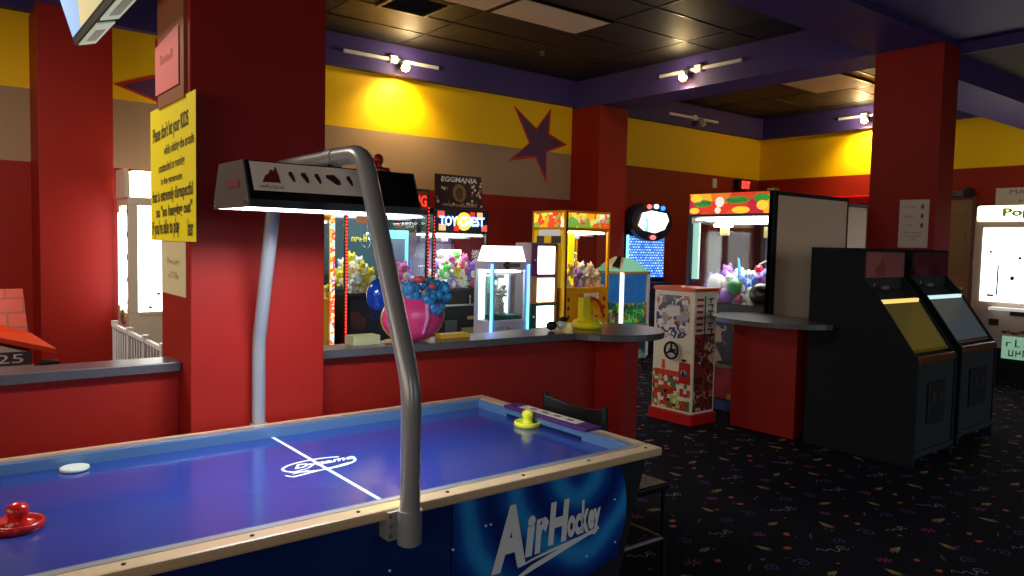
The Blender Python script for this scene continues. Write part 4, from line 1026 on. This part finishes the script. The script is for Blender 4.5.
# ------------------------------------------------------------------ two black upright cabinets
def upright(x0,x1,y,label,mq,glow,scr):
    w=x1-x0
    t=thing('arcade_cabinet',((x0+x1)/2,y,0),label,'arcade cabinet')
    a,b=-w/2,w/2
    side=[(0,0),(0,.80),(.03,.84),(.30,1.22),(.44,1.38),(.44,1.60),(.46,1.62),(.88,1.62),(.88,0)]
    for xx in (a,b-.022):
        mb=MB(); mb.prism(side,'x',xx,xx+.022); mb.build('side_panel',mat('charcoal_side',(31,34,38),.85,spec=.15),t)
    mb=MB(); mb.prism([(.012,.06),(.012,.76),(.06,.80),(.45,1.30),(.46,1.60),(.86,1.60),(.86,.06)],'x',a+.022,b-.022); mb.build('body',BLK2,t)
    mb=MB(); mb.box((a+.022,.0,.76),(b-.022,.10,.825)); mb.build('control_ledge',mat('dark_wood_ledge',(84,42,24),.35),t,bevel=.012)
    # sloping screen
    p0=Vector((0,.06,.845)); p1=Vector((0,.30,1.19)); 
    mb=MB(); n=Vector((0,-(p1-p0).z,(p1-p0).y)).normalized()
    q=[(a+.045,*(p0+n*.004)[1:]),(b-.045,*(p0+n*.004)[1:]),(b-.045,*(p1+n*.004)[1:]),(a+.045,*(p1+n*.004)[1:])]
    q2=[tuple(Vector(v)-n*.01) for v in q]
    mb.add(q+q2,[(0,1,2,3),(7,6,5,4),(0,1,5,4),(1,2,6,5),(2,3,7,6),(3,0,4,7)]); mb.build('screen_glass',scr,t)
    mb=MB(); mb.box((a+.03,.30,1.195),(b-.03,.33,1.225)); mb.build('reflector_strip',glow,t)
    mb=MB(); 
    c0,c1=p0+n*.012,p1+n*.012
    mb.add([(b-.045,c0.y,c0.z),(b-.024,c0.y,c0.z),(b-.024,c1.y,c1.z),(b-.045,c1.y,c1.z),(b-.045,c0.y,c0.z-.012),(b-.024,c0.y,c0.z-.012),(b-.024,c1.y,c1.z-.012),(b-.045,c1.y,c1.z-.012)],[(0,1,2,3),(7,6,5,4),(0,1,5,4),(1,2,6,5),(2,3,7,6),(3,0,4,7)])
    mb.add([(a+.05,c0.y,c0.z),(b-.024,c0.y,c0.z),(b-.024,c0.y+.012,c0.z+.015),(a+.05,c0.y+.012,c0.z+.015)],[(0,1,2,3)])
    mb.build('edge_trim',CHROME,t)
    mb=MB(); mb.box((a+.03,.432,1.39),(b-.03,.45,1.59)); mqo=mb.build('marquee',mq,t)
    mb=MB(); mb.disc((a+.10,.40,1.335),.015,(1,0,0),(0,0,1)); mb.box((a+.2,.38,1.30),(a+.30,.40,1.325)); mb.build('speaker_buttons',STEEL,t)
    mb=MB(); mb.box((a+.20,-.006,.30),(b-.20,.012,.62)); dr=mb.build('coin_door',BLACK,t,bevel=.003)
    mb=MB(); 
    for s in (-.06,.06): mb.box((s-.02,-.012,.46),(s+.02,-.006,.54))
    mb.build('coin_slots',mat('dim_steel',(60,60,62),.4,.5),dr)
    mb=MB(); mb.box((a+.01,-.008,.09),(b-.01,.01,.115)); mb.build('kick_trim',MATS['dim_steel'],t)
    for lx in (a+.06,b-.08):
        mb=MB(); mb.lathe([(.02,0),(.02,.02),(.01,.02),(.01,.06)],(lx,.1,0),10); mb.build('foot',BLK2,t)
        mb=MB(); mb.lathe([(.02,0),(.02,.02),(.01,.02),(.01,.06)],(lx,.68,0),10); mb.build('foot',BLK2,t)
    mb=MB(); mb.ell((b+.004,.02,.60),(.012,.012,.02)); mb.ell((b+.004,.02,.70),(.01,.01,.012)); mb.build('side_latch',CHROME,t)
    return t
MQ1=patch('faded_pink_marquee',[(130,70,68),(110,44,42),(140,80,74),(120,56,54)],5,rough=.3,emit=.04)
MQ2=patch('dark_plum_marquee',[(54,18,28),(70,26,36),(46,14,22),(60,20,30)],6,rough=.3,emit=.10)
upright(5.74,6.42,2.455,'nearer black upright arcade cabinet with faded pink marquee',MQ1,mat('warm_reflector',(250,215,120),.3,emit=.8),mat('olive_screen',(120,104,50),.12,coat=.5,emit=.12))
upright(6.76,7.50,2.55,'farther black upright arcade cabinet with dark plum marquee',MQ2,mat('cool_reflector',(205,240,240),.3,emit=.8),mat('slate_screen',(96,112,116),.12,coat=.5,emit=.12))

# ------------------------------------------------------------------ bright white crane machines
LW3=mat('overlit_white',(255,255,255),.4,emit=3.4)
t=thing('prize_cabinet',(10.6,3.43,0),'bright white lit prize cabinet at the right edge of the photo','crane machine',rz=-PI/2)
GREY=mat('warm_grey_enamel',(226,208,188),.4)
bp(t,'cabinet',(-.5,0,.42),(.5,.8,2.02),GREY); bp(t,'base',(-.48,.03,0),(.48,.78,.42),BLK2)
bp(t,'header',(-.49,-.02,2.0),(.5,.7,2.20),mat('cream_header',(255,246,200),.4,emit=3.0),bevel=.03)
lab(t,'Popp',.02,2.10,.42,.13,mat('olive_letters',(120,130,20),.4,emit=.4),y=-.024,bold=.04)
art(t,'lit_window',-.40,.46,1.00,1.92,LW3,y=-.004)
mb=MB(); mb.box((-.22,-.009,1.08),(-.20,-.007,1.45)); mb.torus((-.16,-.008,1.45),.05,.006,'y',10,0,0,PI); mb.box((-.32,-.009,1.06),(-.24,-.007,1.09)); mb.box((-.12,-.009,1.12),(-.115,-.007,1.42)); mb.ell((-.3,-.008,1.62),(.02,.002,.015)); mb.ell((-.15,-.008,1.66),(.03,.002,.008)); mb.ell((.02,-.008,1.55),(.02,.002,.02)); mb.ell((-.05,-.008,1.3),(.025,.002,.03))
mb.build('window_marks',mat('grey_teal_marks',(90,130,130),.5),t)
bp(t,'tray',(-.25,-.14,.90),(.48,0,.935),mat('tray_white',(240,240,236),.3,emit=.4)); bp(t,'tray_slot',(-.05,-.02,.84),(.35,-.001,.89),BLACK)
bp(t,'sticker',(-.28,-.006,.70),(-.17,-.001,.78),mat('brown_sticker',(60,50,30),.5))
bp(t,'scrawl_panel',(-.12,-.008,.30),(.48,-.001,.58),mat('mint_lit_panel',(150,200,170),.4,emit=.5))
lab(t,'~5c',.16,.50,.46,.09,mat('green_scrawl',(70,110,80),.5),y=-.012,bold=.03); lab(t,'~6c',.18,.38,.44,.09,MATS['green_scrawl'],y=-.012,bold=.03)
mb=MB(); 
for k in range(12): mb.ell((-.10+k*.05,-.005,.63+.012*math.sin(k*2)),(.028,.004,.02),k%2,8,5)
mb.build('flower_trim',[mat('rust_flowers',(150,70,40),.5),mat('gold_flowers',(180,140,60),.5)],t)
t=crane((1.82,7.3,0),0,.76,.46,1.93,.90,1.86,mat('beige_enamel',(220,204,182),.4),mat('beige_enamel',(1,1,1)),'white lit prize crane behind the safety gate, left of the near pillar',inner=LW3,lite=8,post=.075)
mb=MB(); mb.box((-.36,.02,1.945),(.30,.4,2.17)); mb.build('light_box',mat('cream_header',(1,1,1)),t,bevel=.04)
mb=MB(); mb.prism([(.0,1.93),(.02,2.13),(.06,2.18),(.40,2.18),(.42,1.93)],'x',-.40,-.365); mb.build('box_end',GREY,t)
mb=MB(); mb.box((-.384,.06,.95),(-.3805,.42,1.80)); mb.build('lit_side',LW3,t)
art(t,'lit_poster',-.30,.30,.92,1.84,LW3,y=.03)
mb=MB()
for k in range(5): mb.ell((-.385,.03,1.0+k*.2),(.004,.014,.03),0,8,5)
mb.ell((-.385,.22,.85),(.006,.12,.07),1,10,6); mb.build('side_stickers',[mat('red_sticker',(190,50,50),.5),patch('multi_sticker',[(220,60,60),(240,200,40),(60,90,200),(40,160,80)],18)],t)
mb=MB()
for k in range(6): mb.ell((-.2+.07*k,.024,.95+.12*(k%3)),(.02,.002,.012),0,8,5)
mb.build('poster_marks',MATS['grey_teal_marks'],t)

# ------------------------------------------------------------------ far wall door and wall things
mb=MB(); mb.box((12.46,4.67,0),(12.499,5.55,2.40),0); mb.box((12.452,4.75,1.25),(12.461,5.45,2.25),1); mb.box((12.452,4.75,.15),(12.461,5.45,1.1),1); mb.ell((12.44,4.76,1.05),(.03,.03,.03),2)
mb.box((12.45,4.62,0),(12.498,4.67,2.44),3); mb.box((12.45,4.67,2.40),(12.498,5.55,2.44),3)
struct('door_1',mb,[mat('tan_door',(150,112,70),.5),mat('tan_door_panel',(138,102,62),.5),CHROME,mat('door_frame_paint',(110,60,46),.5)])
t=thing('emergency_light',(12.40,4.85,2.50),'black twin head emergency light above the far door','emergency light')
mb=MB(); mb.box((12.40,4.70,2.46),(12.499,5.0,2.54)); P(mb,'housing',mat('grey_housing',(100,90,84),.4),t)
for yy in (4.68,5.03):
    mb=MB(); mb.lathe([(.05,12.40),(.07,12.36),(.075,12.30),(.06,12.295)],(0,yy,2.50),16,axis='x'); P(mb,'lamp_head',BLK2,t)
t=thing('blue_poster',(12.49,4.58,1.15),'narrow blue lit sign strip between the door and the white prize cabinet','sign')
mb=MB(); mb.box((12.47,4.56,1.12),(12.498,4.64,1.74)); P(mb,'panel',mat('blue_sign_glow',(40,120,230),.4,emit=.9),t)
mb=MB(); mb.box((12.466,4.57,1.36),(12.4695,4.63,1.50)); P(mb,'white_patch',mat('white_sign_glow',(250,240,240),.4,emit=1),t)
mb=MB(); mb.keep=True; mb.text('US',(12.465,4.60,1.42),(0,-1,0),(0,0,1),width=.05,height=.07); P(mb,'letters',mat('red_print',(1,1,1)),t)
t=thing('wall_notice',(12.49,3.95,2.24),'pale paper notice on the far wall above the white prize cabinet','notice')
mb=MB(); mb.box((12.49,3.55,2.20),(12.4985,4.38,2.56)); P(mb,'paper',mat('white_paper',(1,1,1)),t)
mb=MB(); mb.keep=True; mb.text('MAP &',(12.488,4.0,2.50),(0,-1,0),(0,0,1),width=.40,height=.07); mb.text('~5',(12.488,3.9,2.38),(0,-1,0),(0,0,1),width=.34,height=.07); mb.text('~9',(12.488,3.95,2.27),(0,-1,0),(0,0,1),width=.5,height=.06); P(mb,'writing',mat('ink_110_90_90',(110,90,90),.7),t)
t=thing('exit_sign',(11.88,8.30,2.66),'red lit EXIT sign on the back wall near the far corner','exit sign')
mb=MB(); mb.box((11.72,8.30,2.66),(12.09,8.399,2.85)); P(mb,'housing',BLK2,t)
mb=MB(); mb.box((11.80,8.295,2.67),(12.08,8.2995,2.84)); P(mb,'face',mat('exit_dark_red',(120,10,10),.4,emit=.5),t)
mb=MB(); mb.keep=True; mb.text('EXIT',(11.94,8.293,2.755),(1,0,0),(0,0,1),width=.24,height=.13,bold=.03); P(mb,'letters',mat('exit_red',(255,50,40),.4,emit=4),t)
mb=MB(); mb.box((11.08,8.37,2.66),(11.18,8.399,2.82)); single('thermostat',mb,WHITE,(11.13,8.39,2.66),'small white box on the back wall left of the exit sign','thermostat')
# glossy red balloon bunch decoration near far wall
mb=MB(); mb.box((12.30,5.9,2.36),(12.499,8.0,2.52)); single('red_wall_shelf',mb,mat('glossy_red_shelf',(180,20,14),.2,coat=.5),(12.4,7,2.36),'glossy red ledge on the far wall left of the right pillar','shelf',bevel=.03)

# ------------------------------------------------------------------ things on the counter
PINK=mat('pink_foil',(232,70,130),.22,coat=.5); SKY=mat('sky_blue_foil',(50,140,200),.25,coat=.4); DBL=mat('royal_blue_foil',(20,70,180),.2,coat=.5)
t=thing('foil_balloon_figure',(2.02,3.41,1.071),'round pink foil balloon figure with blue curly top on the counter','balloon')
mb=MB(); mb.ell((2.03,3.41,1.20),(.185,.085,.13),0,32,18); mb.build('body',PINK,t,world=True)
mb=MB(); pts=[(2.03+.19*math.cos(a),3.41,1.20+.132*math.sin(a)) for a in [k*2*PI/30 for k in range(31)]]; mb.tube(pts,.005,6,cap=False); mb.build('rim',mat('gold_foil',(230,190,130),.3,.6),t,world=True)
mb=MB()
RR=random.Random(3)
for k in range(70):
    u=RR.uniform(-1,1); x_=2.09+u*.125; z_=1.335+RR.uniform(-.07,.065)-.03*abs(u)
    r_=RR.uniform(.015,.027); mb.ell((x_,3.375+RR.uniform(-.02,.05),z_),(r_,r_,r_*RR.uniform(.8,1.3)),0,10,7)
for k in range(7):
    mb.ell((2.06+k*.012,3.33,1.30-.012*k+RR.uniform(-.01,.01)),(.024,.02,.024),0,10,7)
mb.build('blue_curls',SKY,t,world=True)
mb=MB(); mb.ell((2.03,3.36,1.40),(.035,.03,.02),0,10,6); mb.ell((2.10,3.34,1.365),(.022,.015,.016),0,10,6); mb.ell((2.05,3.335,1.33),(.012,.01,.012),1,10,6); mb.build('flower_spots',[mat('coral_foil',(226,90,96),.3),mat('tan_spot',(190,130,110),.4)],t,world=True)
mb=MB(); mb.tube([(2.06,3.326,1.275),(2.063,3.322,1.20),(2.045,3.335,1.12)],[.012,.011,.006],8); mb.build('ribbon',mat('lilac_ribbon',(214,130,190),.3),t,world=True)
mb=MB(); mb.ell((1.865,3.47,1.315),(.075,.06,.09),0,20,12); mb.build('blue_lobe',DBL,t,world=True)
mb=MB(); mb.ell((1.885,3.40,1.082),(.04,.025,.014),0,10,6); mb.build('base_weight',mat('tan_weight',(190,140,90),.5),t,world=True)
def small(name,mb,m,base,label,cat): return single(name,mb,m,base,label,cat)
mb=MB(); mb.box((1.68,3.40,1.072),(1.83,3.49,1.118)); small('cream_box',mb,mat('cream_box_card',(190,190,140),.6),(1.755,3.45,1.072),'small cream box on the counter left of the pink balloon','box')
mb=MB(); mb.box((2.22,3.42,1.072),(2.40,3.495,1.094)); small('yellow_tray',mb,mat('yellow_tray_plastic',(232,180,40),.4),(2.3,3.46,1.072),'flat yellow tray on the counter right of the pink balloon','tray')
t=thing('yellow_mallet',(3.32,3.44,1.071),'large bright yellow mallet on the round counter end','mallet')
YY=mat('bright_yellow_plastic',(250,226,0),.35)
mb=MB(); mb.lathe([(.085,0),(.098,.01),(.10,.03),(.08,.05),(.05,.065),(.04,.068)],(3.32,3.44,1.072),26); mb.build('base',YY,t,world=True)
mb=MB(); mb.box((3.26,3.42,1.13),(3.33,3.47,1.27)); mb.build('handle',YY,t,world=True,bevel=.01)
t=thing('toy_dog',(3.08,3.45,1.071),'small black and white plastic toy on the counter beside the yellow mallet','toy')
mb=MB(); mb.ell((3.03,3.45,1.10),(.035,.03,.028),0,12,8); mb.ell((3.10,3.44,1.105),(.04,.03,.022),1,12,8); mb.ell((3.12,3.44,1.135),(.032,.022,.018),0,12,8); mb.build('body',[BLK2,WHITE],t,world=True)

# ------------------------------------------------------------------ light
def area(name,loc,target,sx,sy,e,c):
    l=bpy.data.lights.new(name,'AREA'); l.shape='RECTANGLE'; l.size=sx; l.size_y=sy; l.energy=e; l.color=c
    o=bpy.data.objects.new(name,l); COL.objects.link(o); o.location=loc
    o.rotation_euler=(Vector(target)-Vector(loc)).to_track_quat('-Z','Y').to_euler(); return o
area('daylight_left',(X0+.1,1.5,1.9),(4,1.7,1.7),7.6,1.9,95,(1,.84,.66))
area('daylight_front',(7.5,Y0+.1,1.7),(7.5,1.5,-.8),7.8,2.3,42,(.66,.88,1)).data.spread=math.radians(80)
area('front_fill',(-1.0,Y0+.1,2.2),(1,3,1.0),2.5,2.2,34,(1,.94,.88))  # added fill light behind the camera for front faces; no door stands there
# unseen warm area light added behind the counter to brighten the playhouse
area('playhouse_fill',(-.4,5.2,3.55),(-.1,5.3,0),1.2,.6,70,(1,.85,.65))

w=bpy.data.worlds.new('World'); sc.world=w; w.use_nodes=True
w.node_tree.nodes['Background'].inputs[0].default_value=(.55,.65,.8,1); w.node_tree.nodes['Background'].inputs[1].default_value=.15

# ------------------------------------------------------------------ camera
cam=bpy.data.cameras.new('Camera'); co=bpy.data.objects.new('Camera',cam); COL.objects.link(co); sc.camera=co
cam.sensor_width=36; cam.lens=752.16/1024*36; cam.clip_start=.05
VX=Vector((958,-24,752.16)).normalized(); VY=Vector((-592,-58,752.16)).normalized()
VY=(VY-VX*VY.dot(VX)).normalized(); VZ=VX.cross(VY)
if VZ.y>0: VZ=-VZ
# rows: world axes in (right,down,forward) camera coordinates
right=Vector((VX.x,VY.x,VZ.x)); down=Vector((VX.y,VY.y,VZ.y)); fwd=Vector((VX.z,VY.z,VZ.z))
m=Matrix(((right.x,-down.x,-fwd.x),(right.y,-down.y,-fwd.y),(right.z,-down.z,-fwd.z)))
co.matrix_world=Matrix.Translation((0,0,1.6)) @ m.to_4x4()

vs=sc.view_settings; sc.display_settings.display_device='sRGB'
vs.view_transform='Standard'; vs.look='None'; vs.exposure=.22; vs.gamma=1; vs.use_curve_mapping=False
